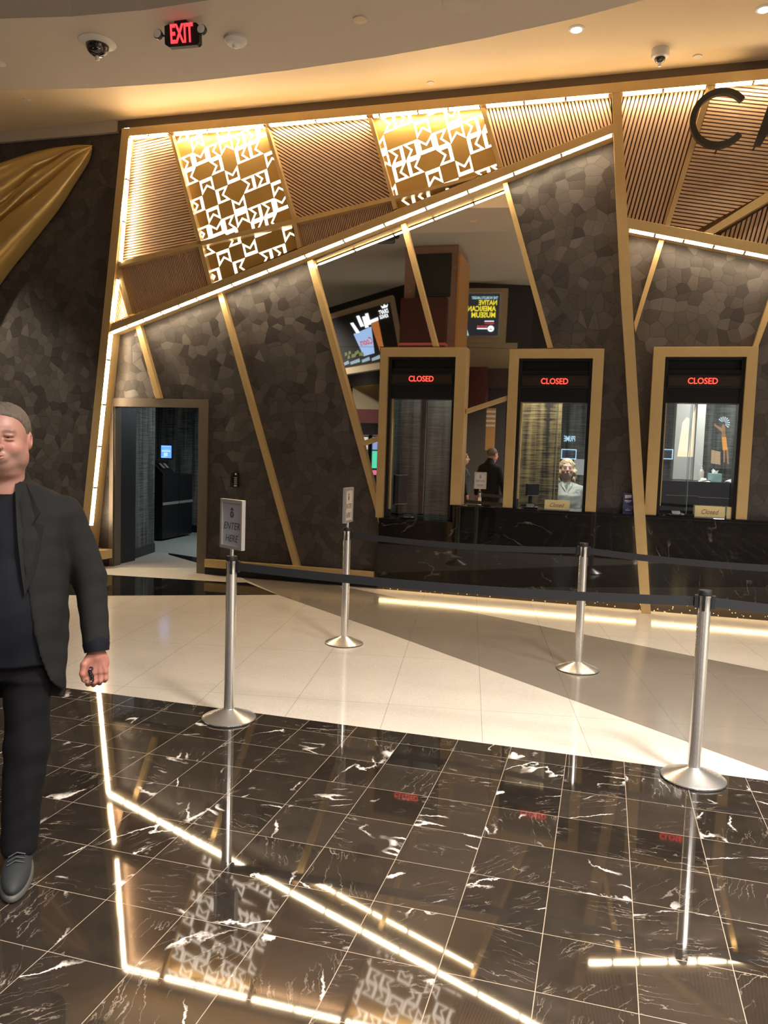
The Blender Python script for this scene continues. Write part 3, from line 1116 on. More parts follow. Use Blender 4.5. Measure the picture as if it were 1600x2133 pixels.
def post_sign(x, y, ang, label, paper):
    """double sided sign frame on a short stem; ang = heading of its front face"""
    root = thing('post_sign', (x, y, .977), label, 'sign', 'signs on the barrier posts')
    n = Vector((cos(ang), sin(ang), 0))
    s_ = Vector((-sin(ang), cos(ang), 0))       # reader's right when facing along -n
    c = Vector((x, y, 0))
    z0, z1, hw = 1.02, 1.31, .110
    up = Vector((0, 0, 1))
    MB().lathe([(.011, .0), (.011, .045)], (x, y, .977), 16).build('stem', M_steel, root, smooth='auto')
    mb = MB()

    def bx(a0, a1, zz0, zz1, t_):
        q = [c+s_*a0-n*t_+up*zz0, c+s_*a1-n*t_+up*zz0, c+s_*a1-n*t_+up*zz1, c+s_*a0-n*t_+up*zz1]
        mb.prism(q, n*(2*t_))
    fr = .020
    bx(-hw, -hw+fr, z0, z1, .013)
    bx(hw-fr, hw, z0, z1, .013)
    bx(-hw+fr, hw-fr, z0, z0+fr, .013)
    bx(-hw+fr, hw-fr, z1-fr, z1, .013)
    mb.build('frame', M_sframe, root, bevel=.002)
    mb = MB()
    bx(-hw+fr, hw-fr, z0+fr, z1-fr, .004)
    pp = mb.build('paper', paper, root)
    inkE, inkH, ink = MB(), MB(), MB()
    for sg in (1, -1):
        N_ = n*sg
        R_ = s_*sg
        o_ = c+N_*.0045
        text_mb('ENTER', o_-R_*.080+up*1.135, R_*.160, up*.040, N_*.0004, shear=.25, mb=inkE)
        text_mb('HERE', o_-R_*.060+up*1.062, R_*.125, up*.040, N_*.0004, shear=.25, mb=inkH)
        cc = o_+up*1.222
        ring = [cc+R_*(.019*cos(a))+up*(.019*sin(a)) for a in [2*pi*i/20 for i in range(20)]]
        ring2 = [cc+R_*(.010*cos(a))+up*(.010*sin(a)) for a in [2*pi*i/20 for i in range(20)]]
        for i in range(20):
            ink.prism([ring[i], ring[(i+1) % 20], ring2[(i+1) % 20], ring2[i]], N_*.0005)
        ink.prism([cc+up*.006, cc-R_*.006-up*.005, cc+R_*.006-up*.005], N_*.0005)
        cc = o_+up*1.252
        ink.prism([cc-R_*.018-up*.006, cc+R_*.018-up*.006, cc+R_*.007+up*.006, cc-R_*.007+up*.006], N_*.0005)
        ink.prism([cc-R_*.005+up*.007, cc+R_*.005+up*.007, cc+up*.014], N_*.0005)
    inkE.build('enter_lettering', M_ink, pp)
    inkH.build('here_lettering', M_ink, pp)
    ink.build('emblem', M_ink, pp)


post_sign(*SP[0], math.atan2(-.879, -.476), 'silver framed sign reading ENTER HERE turned towards the camera', M_paper)
post_sign(*SP[1], math.atan2(.02, 1.0), 'silver framed sign seen almost edge on above the farther left post', M_paper2)

# ================================================================== LETTERS ON THE WALL
def letters():
    c0 = PY(1500, 245, 8.50)
    e = PY(1562, 245, 8.50)
    R = (e-c0).length
    mb = MB()
    Rz = PY(1500, 183, 8.50).z-c0.z
    pts_o, pts_i = [], []
    A0, A1, N = radians(38), radians(360-40), 44
    for i in range(N+1):
        a = A0+(A1-A0)*i/N
        pts_o.append(Vector((c0.x+R*1.02*cos(a), 8.50, c0.z+Rz*1.0*sin(a))))
        pts_i.append(Vector((c0.x+R*.82*cos(a), 8.50, c0.z+Rz*.80*sin(a))))
    vs, fs = [], []
    for i in range(N+1):
        for p in (pts_o[i], pts_i[i]):
            vs += [p, p+Vector((0, .06, 0))]
    for i in range(N):
        k = i*4
        fs += [(k, k+2, k+6, k+4), (k+1, k+5, k+7, k+3), (k, k+4, k+5, k+1), (k+2, k+3, k+7, k+6)]
    fs += [(0, 1, 3, 2), (N*4, N*4+2, N*4+3, N*4+1)]
    mb.add(vs, fs)
    root = thing('wall_letter', (c0.x, 8.53, c0.z), 'big dark bronze letter C standing off the ribbed panels', 'letter')
    mb.build('letter_face', M_sign, root)
    MB().tube([(c0.x-R*.9, 8.56, c0.z), (c0.x-R*.9, YP+.02, c0.z)], .008).build('mounting_pin', M_black, root)
    MB().tube([(c0.x, 8.56, c0.z-Rz*.9), (c0.x, YP+.02, c0.z-Rz*.9)], .008).build('mounting_pin', M_black, root)
    # letter A, only its left foot is inside the frame
    f = [PY(x, y, 8.50) for x, y in ((1571, 301), (1587, 300), (1600, 277), (1636, 274), (1646, 296), (1662, 295), (1630, 175), (1616, 176))]
    i_ = [PY(x, y, 8.50) for x, y in ((1606, 264), (1632, 262), (1622, 205))]
    root = thing('wall_letter', (f[3].x, 8.53, f[3].z), 'dark bronze letter A cut by the right edge beside the big C', 'letter')
    MB().prism(f, (0, .06, 0), [i_]).build('letter_face', M_sign, root)
    MB().tube([(f[0].x+.03, 8.56, f[0].z+.04), (f[0].x+.03, YP+.02, f[0].z+.04)], .008).build('mounting_pins', M_black, root)


letters()

# ================================================================== CEILING FITTINGS
def ring_disc(name, px, Z, prof, m_, label, cat, parent=None, n=32):
    p = PZ(*px, Z)
    return MB().lathe([(r_, -z_) for r_, z_ in prof][::-1], (p.x, p.y, Z), n).build(name, m_, parent, label=label, cat=cat, smooth='auto')


def dome_camera(px, Z, R, body, label):
    p = PZ(*px, Z)
    root = thing('dome_camera', (p.x, p.y, Z), label, 'camera')
    if body:
        MB().lathe([(R*.60, -.085), (R*.92, -.075), (R, -.06), (R, -.0)], (p.x, p.y, Z), 40).build('housing', M_white, root, smooth='auto')
        zz = -.082
        r_ = R*.62
    else:
        MB().lathe([(R*.62, -.030), (R*.8, -.022), (R, -.006), (R, 0)], (p.x, p.y, Z), 40).build('housing', M_white, root, smooth='auto')
        zz = -.026
        r_ = R*.62
    prof = [(max(r_*cos(a), .001), zz-r_*.95*sin(a)) for a in [pi/2*i/10 for i in range(11)]][::-1]
    MB().lathe(prof, (p.x, p.y, Z), 36).build('dome', mat('smoked_dome', (.012, .010, .010), .04, 0, coat=1), root, smooth='auto')
    q = MB().lathe([(.012, -.03), (.018, -.02), (.018, .02)], (p.x, p.y-.0, Z+zz-r_*.98), 16)
    q.build('lens_cap', mat('pale_lens', (.7, .66, .6), .2), root, smooth='auto')


dome_camera((203, 88), ZS, .155, False, 'white dome camera on the grey soffit left of the exit sign')
dome_camera((1376, 103), ZY, .085, True, 'small white dome camera on the warm lit ceiling')
p = PZ(491, 80, ZS)
root = thing('smoke_detector', (p.x, p.y, ZS), 'white smoke detector with a clear bulb right of the exit sign', 'detector')
MB().lathe([(.045, -.055), (.075, -.045), (.095, -.02), (.095, 0)], (p.x, p.y, ZS), 36).build('housing', M_white, root, smooth='auto')
MB().lathe([(.001, -.082), (.018, -.078), (.026, -.066), (.028, -.054)], (p.x, p.y, ZS), 24).build('bulb', mat('clear_bulb', (.8, .78, .72), .1), root, smooth='auto')
ring_disc('cover_plate', (750, 40), ZS, [(.055, 0), (.055, .008), (.045, .012), (.001, .012)], M_ceil, 'small round cover plate on the grey soffit right of the detector', 'cover plate')
ring_disc('ceiling_speaker', (965, 2), ZS, [(.155, 0), (.155, .006), (.14, .010), (.001, .010)], M_ceil2, 'round ceiling speaker cut by the top edge', 'speaker')
ring_disc('cover_plate', (0, 131), ZS, [(.05, 0), (.05, .012), (.04, .016), (.001, .016)], M_white, 'small round cover plate at the left edge of the soffit', 'cover plate')
ring_disc('sprinkler_cap', (897, 172), ZY, [(.042, 0), (.042, .010), (.001, .012)], M_white, 'small white sprinkler cap left of the ceiling spot lamps', 'sprinkler')
ring_disc('sprinkler_cap', (1453, 117), ZY, [(.045, 0), (.045, .010), (.001, .012)], M_white, 'small white sprinkler cap right of the small dome camera', 'sprinkler')
ring_disc('sprinkler_cap', (55, 208), ZY, [(.045, 0), (.045, .010), (.001, .012)], M_white, 'small pale sprinkler cap at the far left of the warm ceiling', 'sprinkler')
for k, (px, lab) in enumerate((((1201, 60), 'glowing spot lamp in the warm ceiling above the right windows'), ((1592, 18), 'glowing spot lamp in the top right corner'), ((-300, 60), 'glowing spot lamp lighting the gold leaf sculpture, left of the frame'))):
    p = PZ(*px, ZY)
    if k == 2:
        p = Vector((-8.2, 7.5, ZY))
    root = thing('spot_lamp', (p.x, p.y, ZY), lab, 'lamp', 'ceiling spot lamps')
    MB().lathe([(.055, -.012), (.075, -.006), (.078, 0)], (p.x, p.y, ZY), 32).build('trim_ring', M_white, root, smooth='auto')
    MB().lathe([(.001, -.016), (.050, -.014), (.053, -.006)], (p.x, p.y, ZY), 32).build('bulb', M_lamp, root, smooth='auto')
    l = bpy.data.lights.new('spot_lamp_light', 'SPOT')
    l.energy = (90, 90, 1100)[k]
    l.color = (1, .85, .62)
    l.spot_size = radians(80)
    l.spot_blend = .6
    l.shadow_soft_size = .05
    lo = bpy.data.objects.new('spot_lamp_light', l)
    COL.objects.link(lo)
    lo.location = (p.x, p.y, ZY-.03)
# frames of the added, unseen hall fill lamps
for k, (hx, hy) in enumerate(HALL):
    root = thing('hall_fill_lamp', (hx, hy, ZH), ['added square fill lamp nearest behind the camera on the right', 'added square fill lamp far behind on the right', 'added square fill lamp far behind, central', 'added square fill lamp on the right near the soffit', 'added square fill lamp on the far left'][k], 'lamp', 'added square hall fill lamps')
    q = MB()
    q.box(hx-.62, hx-.56, hy-.62, hy+.62, ZH-.05, ZH).box(hx+.56, hx+.62, hy-.62, hy+.62, ZH-.05, ZH)
    q.box(hx-.56, hx+.56, hy-.62, hy-.56, ZH-.05, ZH).box(hx-.56, hx+.56, hy+.56, hy+.62, ZH-.05, ZH)
    q.build('frame', M_black, root)

# exit sign
ep = PZ(376, 42, ZS)
root = thing('exit_sign', (ep.x, ep.y, ZS), 'black exit sign with red lettering and two round lamps hanging from the soffit', 'sign')
YE = ep.y
b = [PY(x, y, YE) for x, y in ((342, 54), (350, 50), (408, 46), (414, 52), (415, 88), (410, 93), (352, 98), (343, 92))]
MB().prism(b, (0, .05, 0)).build('body', M_black, root, bevel=.004)
q = [PY(x, y, YE) for x, y in ((361, 37), (386, 35), (390, 50), (364, 51))]
mb = MB().prism(q, (0, .05, 0))
mb.box(q[0].x+.01, q[1].x-.01, YE+.01, YE+.05, q[0].z-.01, ZS)
mb.build('hanger', M_black, root)
q = [PY(x, y, YE-.006) for x, y in ((354, 51), (402, 48), (403, 87), (356, 91))]
P0 = q[3]
text_mb('EXIT', P0, q[2]-q[3], q[0]-q[3], (0, -.003, 0), bold=.02).build('exit_lettering', E('exit_red', (1, .04, .05), 2.2), root, label='red EXIT lettering')
for (x, y, s_) in ((330, 72, -1), (421, 62, 1)):
    p = PY(x, y, YE)
    h = MB().lathe([(.022, .03), (.036, .015), (.038, -.012), (.033, -.018)][::-1], (p.x, YE, p.z), 24, 'y')
    h.build('lamp_head', M_black, root, smooth='auto')
    MB().lathe([(.033, -.017), (.032, -.0195), (.001, -.022)][::-1], (p.x, YE, p.z), 24, 'y').build('lamp_lens', mat('frosted_lens', (.75, .75, .72), .25), root, smooth='auto')
    MB().tube([(p.x-s_*.02, YE+.02, p.z), (p.x-s_*.055, YE+.03, p.z-.005)], .008).build('lamp_arm', M_black, root)

#PART2
# ================================================================== SMALL THINGS ON THE WALL AND COUNTER
# wall phone
p = PY(489, 1000, 8.84)
root = thing('wall_phone', (p.x, 8.87, p.z-.11), 'black wall telephone with a keypad on the dark tiled wall right of the doorway', 'telephone')
MB().box(p.x-.035, p.x+.045, 8.825, 8.869, p.z-.09, p.z+.10).build('base', M_black, root, bevel=.008)
MB().tube([(p.x-.022, 8.80, p.z-.085), (p.x-.024, 8.79, p.z-.03), (p.x-.024, 8.79, p.z+.04), (p.x-.02, 8.80, p.z+.095)], [.020, .013, .013, .020]).build('handset', M_black, root, smooth='auto')
kb = MB()
for i in range(3):
    for j in range(4):
        kb.box(p.x+.002+i*.013, p.x+.011+i*.013, 8.820, 8.825, p.z-.05+j*.024, p.z-.036+j*.024)
kb.build('keys', mat('phone_keys', (.35, .35, .34), .4), root)
MB().box(p.x+.0, p.x+.038, 8.820, 8.825, p.z-.076, p.z-.062).build('label_strip', mat('phone_label', (.7, .7, .66), .4), root)
MB().lathe([(.012, 0), (.010, -.004)], (p.x+.02, 8.825, p.z+.075), 14, 'y').build('lamp', mat('phone_lamp', (.8, .8, .75), .3), root)
cp = [(p.x-.02+.02*sin(a*1.3), 8.83, p.z-.085-.012*a+.004*cos(a*9)) for a in [i*.25 for i in range(14)]]
MB().tube(cp, .004, 6).build('cord', M_blackmatte, root)

# brochure stand
q0, q1 = PY(1297, 1070, 8.76), PY(1317, 1070, 8.76)
zt_ = PY(1305, 1027, 8.78).z
root = thing('brochure_stand', ((q0.x+q1.x)/2, 8.78, ZC), 'small clear stand with dark blue leaflets on the counter left of the slender column', 'leaflet stand')
MB().prism([(q0.x, 8.75, ZC+.002), (q0.x, 8.80, zt_), (q0.x, 8.812, zt_), (q0.x, 8.80, ZC+.002)], (q1.x-q0.x, 0, 0)).build('stand', mat('blue_leaflet', (.035, .04, .20), .35), root)
wht = mat('leaflet_white', (.62, .60, .66), .4)
mb = MB()
hh = zt_-ZC


def onst(u0, u1, v0, v1, skew=0):
    f = lambda u, v: (q0.x+(q1.x-q0.x)*u, 8.75+.05*v-.0012, ZC+.002+(hh-.002)*v)
    mb.prism([f(u0, v0), f(u1, v0+skew), f(u1, v1+skew*.4), f(u0, v1)], (0, .001, 0))


onst(.16, .84, .74, .90, .04)
onst(.14, .86, .60, .655)
onst(.3, .7, .55, .58)
onst(.25, .78, .15, .20)
onst(.42, .55, .23, .26)
mb.build('print', wht, root)
mb = MB()
mb.box(q0.x-.004, q1.x+.004, 8.744, 8.7465, ZC+.002, ZC+hh*.42)
mb.build('pocket', M_glass, root)

# closed signs
M_card = mat('cream_card', (.78, .66, .36), .45)


def closed_sign(px, z0, label, text=True, name='closed_sign'):
    a, b = PY(px[0], px[3], 8.835), PY(px[1], px[3], 8.835)
    top = PY(px[0], px[2], 8.85).z
    root = thing(name, ((a.x+b.x)/2, 8.85, z0), label, 'sign')
    h = top-z0
    MB().prism([(a.x, 8.83, z0+.002), (a.x, 8.848, top), (a.x, 8.856, top), (a.x, 8.876, z0+.002)], (b.x-a.x, 0, 0)).build('card', M_card, root)
    if text:
        w = b.x-a.x
        P0 = Vector((a.x+w*.22, 8.830+.018*.30-.0015, z0+h*.30))
        text_mb('Closed', P0, (w*.58, 0, 0), (0, .018*.42, h*.42), (0, -.0006, 0), shear=.35).build('lettering', mat('brown_ink', (.16, .10, .04), .5), root)
        MB().box(a.x, b.x, 8.8275, 8.829, z0+.002, z0+.010).build('foot_strip', M_white, root)


closed_sign((1134, 1186, 1041, 1061), ZC, 'cream tent card reading Closed at the middle window')
closed_sign((1447, 1510, 1053, 1076), ZC, 'cream tent card reading Closed at the right window')
closed_sign((1514, 1526, 1056, 1077), ZC, 'small blank cream card beside the Closed card at the right window', False, 'blank_card')


def terminal(x, y, z, ang, label):
    root = thing('card_terminal', (0, 0, 0), label, 'card reader', 'card readers at the windows')
    MB().prism([(-.075, -.04, .012), (.075, -.04, .012), (.085, .045, .012), (-.085, .045, .012)], (0, 0, .014)).build('base', M_black, root, bevel=.003)
    MB().prism([(-.045, -.035, .027), (-.045, -.035, .034), (-.045, .03, .062), (-.045, .04, .027)], (.09, 0, 0)).build('body', M_black, root, bevel=.002)
    MB().box(-.03, .03, -.0385, -.0355, .028, .033).box(.05, .078, -.036, -.01, .026, .038).build('keys', M_sframe, root)
    MB().tube([(-.06, .03, .02), (-.10, .04, .015), (-.13, .01, .008), (-.12, -.03, .006)], .004, 6).build('cable', M_blackmatte, root)
    root.location = (x, y, z)
    root.rotation_euler = (0, 0, ang)
    return root


tm = terminal(PY(850, 1070, 8.87).x, 8.83, ZA-.010, .1, 'black card reader on the low ledge of the first window')
for (px_, py_, z_, lab) in ((1105, 1056, ZC-.010, 'black card reader at the left of the middle window'), (1408, 1068, ZC-.010, 'black card reader at the left of the right window')):
    c = copy_tree(tm)
    c.location = (PY(px_, py_, 8.86).x, 8.845, z_)
    c['label'] = lab

# ================================================================== INSIDE THE CASHIER ROOM
xa, xb = PY(1090, 900, 9.46).x, PY(1168.5, 900, 9.46).x
MB().box(xa-.02, xb, 9.46, 9.52, 0, 2.98).build('partition_wall', M_grass_goldlit, label='striped partition with gold light put into its colour, behind the middle window', cat='partition')
x1_ = PY(874, 900, 9.5).x
x2_ = PY(889, 900, 9.5).x
MB().box(PY(812, 900, 9.5).x, x1_, 9.5, 9.6, 0, 2.98).build('partition_wall', M_grass, label='grey striped partition on the left behind the first window', cat='partition')
MB().box(x2_, PY(945, 900, 9.5).x, 9.5, 9.6, 0, 2.98).build('partition_wall', M_grass, label='grey striped partition on the right behind the first window', cat='partition')
MB().box(x1_-.05, x2_+.05, 9.62, 9.66, 0, 2.98).build('dark_gap_strip', M_black, label='black strip filling the dark gap between the striped partitions of the first window', cat='post')  # black strip stands in for the dark gap between the two partitions
# lamps of the room
for i, (lx, ly) in enumerate(((1.49, 10.43), (-.50, 9.25), (.6, 9.35), (-2.1, 9.3))):
    root = thing('room_lamp', (lx, ly, 2.96), ['round ceiling lamp deep behind the right window', 'round ceiling lamp behind the middle window', 'round ceiling lamp just behind the right window', 'round ceiling lamp behind the first window'][i], 'lamp', 'round cashier room lamps')
    MB().lathe([(.085, 2.955-2.97), (.11, -.008), (.11, 0)], (lx, ly, 2.99), 28).build('trim_ring', M_white, root, smooth='auto')
# monitors


def monitor(x, y, z, w, h, ang, label, scr=None):
    root = thing('monitor', (0, 0, 0), label, 'monitor')
    MB().box(-w/2, w/2, -.015, .015, .12, .12+h).build('screen_housing', M_black, root, bevel=.004)
    MB().box(-.02, .02, .015, .04, .01, .2).box(-.09, .09, -.05, .09, .0, .012).build('stand', M_black, root)
    MB().box(-w/2-.002, w/2+.002, -.018, -.0145, .12+h-.004, .12+h).box(-w/2-.002, w/2+.002, -.018, -.0145, .12, .124).build('bezel', M_sframe, root)
    root.location = (x, y, z)
    root.rotation_euler = (0, 0, ang)
    return root


bc = MB()
bc.box(.25, 1.75, 10.2, 10.8, 0, PZ(1440, 1003).z+.0 if False else PY(1440, 1003, 10.2).z)
zbc = PY(1440, 1003, 10.2).z
bc.build('back_counter', M_black, label='black work counter behind the right window', cat='counter')
MB().box(-2.9, -.75, 8.99+.26, 9.45, .80, ZA).build('work_shelf', M_black, label='black work shelf behind the first window', cat='shelf')
monitor(PY(836, 960, 9.35).x, 9.35, ZA+.01, .26, .36, 1.2, 'dark upright monitor seen at an angle behind the first window')
MB().box(-.95, -.25, 8.99+.26, 9.45, ZC-.06, ZC-.005).build('work_shelf', M_black, label='black work shelf behind the middle window', cat='shelf')
monitor(PY(1110, 1000, 9.33).x, 9.34, ZC, .22, .14, 1.0, 'small dark monitor on a stand at the left of the middle window')
xm, ym_ = PY(1420, 1040, 9.7).x, 9.7
MB().box(.28, 1.45, 9.55, 9.95, ZC-.30, ZC-.22).build('work_shelf', M_black, label='black work shelf behind the right window', cat='shelf')
monitor(xm, ym_, ZC-.215, .36, .28, .15, 'black monitor in the lower left of the right window')
monitor(PY(1492, 1040, 9.7).x, 9.72, ZC-.215, .46, .27, -.1, 'wide black monitor in the lower right of the right window')
# grey lockers
ya_ = 11.0
lx0, lx1, lx2 = PY(1407, 900, ya_).x, PY(1449, 900, ya_).x, PY(1467, 900, ya_).x
lzt, lzb = 2.95, PY(1430, 1001, ya_).z
root = thing('grey_cabinet', ((lx0+lx2)/2, 11.2, lzb), 'tall pale grey cabinet behind the right window', 'cabinet')
M_lgrey = mat('pale_grey_laminate', (.40, .40, .40), .5)
MB().box(lx0, lx1, ya_, 11.4, zbc+.001, lzt).build('body', M_lgrey, root, bevel=.003)
MB().box(lx1+.004, lx2, ya_-.05, 11.4, zbc+.001, lzt).build('side_panel', mat('light_grey_laminate', (.50, .50, .50), .5), root)
# things on the back counter
tp = PY(1488, 1003, 10.4)
root = thing('tissue_box', (tp.x, 10.4, zbc), 'teal and white tissue box with a tissue sticking out, behind the right window', 'tissue box')
Mt = mat('teal_print', (.16, .42, .48), .5)
t = NT(Mt)
t.inp('Base Color', t.mix(t.noise(t.pos(), 14, 3), (.10, .36, .42), (.55, .68, .68)))
MB().box(tp.x-.075, tp.x+.075, 10.34, 10.46, zbc+.001, zbc+.105).build('box', Mt, root, bevel=.003)
mb = MB()
mb.add([(tp.x-.03, 10.40, zbc+.105), (tp.x+.03, 10.40, zbc+.105), (tp.x+.045, 10.41, zbc+.15), (tp.x+.01, 10.39, zbc+.135), (tp.x-.02, 10.41, zbc+.165), (tp.x-.045, 10.39, zbc+.14), (tp.x, 10.43, zbc+.12)],
       [(0, 1, 3), (1, 2, 3), (0, 3, 4), (0, 4, 5), (6, 5, 4), (6, 4, 3), (6, 3, 2), (0, 5, 6), (1, 6, 2), (0, 6, 1)])
M_tissue = mat('white_tissue', (.75, .75, .75), .9)
mb.build('tissue', M_tissue, root)
bp = PY(1460, 1003, 10.35)
root = thing('lotion_bottle', (bp.x, 10.35, zbc), 'white pump bottle left of the tissue box', 'bottle')
MB().lathe([(.028, .001), (.030, .01), (.030, .12), (.018, .145), (.014, .15)], (bp.x, 10.35, zbc), 24).build('bottle', M_white, root, smooth='auto')
MB().lathe([(.013, .15), (.013, .175), (.004, .178), (.004, .2)], (bp.x, 10.35, zbc), 16).box(bp.x-.03, bp.x+.008, 10.343, 10.357, zbc+.2, zbc+.212).build('pump', M_tissue, root)
for (px_, nm, lab) in ((1522, 1, 'crumpled white tissue at the right end of the black work counter'), (1468, 2, 'crumpled white tissue beside the pump bottle')):
    c = PY(px_, 1003, 10.3)
    mb = MB()
    rr_ = random.Random(nm)
    vs = []
    for i in range(6):
        for j in range(10):
            th_, ph = pi*i/10, 2*pi*j/10
            r_ = .05*(1+rr_.uniform(-.35, .35))
            vs.append((c.x+r_*sin(th_+.001)*cos(ph)*1.2, 10.3+r_*sin(th_+.001)*sin(ph), zbc+.003+r_*.7*cos(th_) if i < 5 else zbc+.002))
    fs = [(i*10+j, i*10+(j+1) % 10, (i+1)*10+(j+1) % 10, (i+1)*10+j) for i in range(5) for j in range(10)]
    fs.append(tuple(range(50, 60)))
    mb.add(vs, [tuple(reversed(f)) for f in fs])
    mb.build('crumpled_tissue', M_tissue, label=lab, cat='tissue')
# paper notice behind the woman
n0, n1 = PY(1196, 956, 11.59), PY(1218, 990, 11.59)
MB().box(n0.x, n1.x, 11.585, 11.599, n1.z, n0.z).build('paper_notice', mat('notice_paper', (.55, .55, .60), .6), label='pale paper notice on the back wall right of the woman', cat='notice')

# ================================================================== KIOSK
k0, k1, k2, k3 = PZ(319, 1126), PZ(338, 1127.5), PZ(371, 1121), PZ(400, 1114.5)
dirk = (k3-k1).normalized()
nk = Vector((-dirk.y, dirk.x, 0))
if nk.x > 0:
    nk = -nk
HK = 1.10
root = thing('cash_kiosk', (k1.x, k1.y, 0), 'black two part cash kiosk with a small blue screen in the room behind the doorway', 'kiosk')
for a, b, nm in ((k1, k1+dirk*((k3-k1).length*.52), 'cabinet'), (k1+dirk*((k3-k1).length*.54), k3, 'cabinet')):
    MB().prism([a+Vector((0, 0, .03)), b+Vector((0, 0, .03)), b+nk*.62+Vector((0, 0, .03)), a+nk*.62+Vector((0, 0, .03))], (0, 0, HK-.03)).build(nm, M_black, root, bevel=.012)
    MB().prism([a-nk*.006+Vector((0, 0, .60)), b-nk*.006+Vector((0, 0, .60)), b-nk*.006+Vector((0, 0, .645)), a-nk*.006+Vector((0, 0, .645))], nk*.005).build('silver_band', M_sframe, root)
a = k1+dirk*.06
MB().prism([a+dirk*0+Vector((0, 0, HK)), a-nk*0+nk*.45+Vector((0, 0, HK)), a+nk*.45+Vector((0, 0, HK+.24)), a+nk*.25+Vector((0, 0, HK+.24))], dirk*.42).build('console', M_black, root, bevel=.01)
mb = MB()
for i in range(2):
    mb.prism([a+dirk*(.10+.14*i)+nk*.10+Vector((0, 0, HK+.115)), a+dirk*(.18+.14*i)+nk*.10+Vector((0, 0, HK+.115)), a+dirk*(.18+.14*i)+nk*.18+Vector((0, 0, HK+.19)), a+dirk*(.10+.14*i)+nk*.18+Vector((0, 0, HK+.19))], nk*-.012)
mb.build('card_slots', M_sframe, root)
MB().tube([a+dirk*.2+nk*.35+Vector((0, 0, HK+.2)), a+dirk*.2+nk*.35+Vector((0, 0, HK+.5))], .015).build('screen_arm', M_black, root)
s0 = PY(334.5, 956, 11.6)
s1 = PY(359, 926, 11.6)
MB().box(s0.x, s1.x, 11.6, 11.64, s0.z, s1.z).build('screen_housing', M_black, root, bevel=.004)
MB().box(s0.x+.012, s1.x-.014, 11.594, 11.599, s0.z+.02, s1.z-.018).build('screen', E('kiosk_screen', (.10, .30, .95), 1.6), root)
w_ = s1.x-s0.x
mb = MB()
for v0, v1, u0, u1 in ((.84, .87, .12, .86), (.66, .68, .3, .8), (.50, .60, .12, .85), (.2, .44, .30, .62), (.12, .16, .1, .5)):
    mb.box(s0.x+w_*u0, s0.x+w_*u1, 11.590, 11.593, s0.z+(s1.z-s0.z)*v0, s0.z+(s1.z-s0.z)*v1)
mb.build('screen_panels', E('kiosk_screen_light', (.45, .65, 1), 1.3), root)

# ================================================================== GOLD LEAF SCULPTURE
M_leaf = mat('polished_gold', (.70, .48, .17), .27, .55, coat=.3)
STN = [
    ((192, 302), (192, 304), (192, 306), (192, 309)),
    ((168, 304), (170, 312), (178, 321), (187, 331)),
    ((146, 307), (147, 321), (162, 335), (177, 350)),
    ((114, 311), (114, 345), (138, 357), (154, 386)),
    ((81, 319), (81, 365), (112, 383), (122, 436)),
    ((49, 329), (49, 397), (80, 411), (83, 486)),
    ((20, 339), (24, 421), (47, 437), (50, 528)),
    ((0, 346), (0, 437), (16, 464), (21, 564)),
    ((-40, 360), (-40, 468), (-30, 500), (-32, 640)),
    ((-120, 388), (-120, 535), (-108, 580), (-112, 760)),
    ((-200, 430), (-200, 600), (-190, 650), (-190, 860))]


def catmull(P, n):
    P = [Vector(p) for p in P]
    out = []
    for i in range(len(P)-1):
        a = P[max(i-1, 0)]
        b, c = P[i], P[i+1]
        d = P[min(i+2, len(P)-1)]
        for k in range(n):
            t_ = k/n
            out.append(.5*((2*b)+(c-a)*t_+(2*a-5*b+4*c-d)*t_*t_+(3*b-a-3*c+d)*t_**3))
    out.append(P[-1])
    return out


curves = [catmull([(s_[k][0], s_[k][1], 0) for s_ in STN], 5) for k in range(4)]
rows = []
NS = len(curves[0])
for i in range(NS):
    row = []
    B_ = [PY(curves[k][i].x, curves[k][i].y, 8.84) for k in range(4)]
    for L_ in range(3):
        a, b = B_[L_], B_[L_+1]
        w_ = (b-a).length
        n_ = 14
        for j in range(n_+(1 if L_ == 2 else 0)):
            t_ = j/n_
            bul = (sin(pi*t_)**.75)*w_*(.42, .55, .40)[L_]+.05*min(1, i/6)*(0 if (L_ == 0 and j == 0) or (L_ == 2 and j == n_) else 1)
            sub = .05*w_*sin(3*pi*t_)*min(1, i/12)
            p = a+(b-a)*t_
            row.append((p.x, 8.84-bul-sub, p.z))
    rows.append(row)
mb = MB()
nr = len(rows[0])
vs = [p for r_ in rows for p in r_]
fs = []
for i in range(NS-1):
    for j in range(nr-1):
        q = i*nr+j
        fs.append((q, q+1, q+nr+1, q+nr))
back = len(vs)
for i in range(NS):
    for j in (0, nr-1):
        x, y, z = rows[i][j]
        vs.append((x, 8.848, z))
for i in range(NS-1):
    q = back+i*2
    fs += [(i*nr, (i+1)*nr, q+2, q), (i*nr+nr-1, q+1, q+3, (i+1)*nr+nr-1), (q, q+2, q+3, q+1)]
mb.add(vs, fs)
mb.build('wall_sculpture', M_leaf, label='huge folded gold leaf sculpture on the dark wall at the upper left', cat='sculpture', smooth=True)

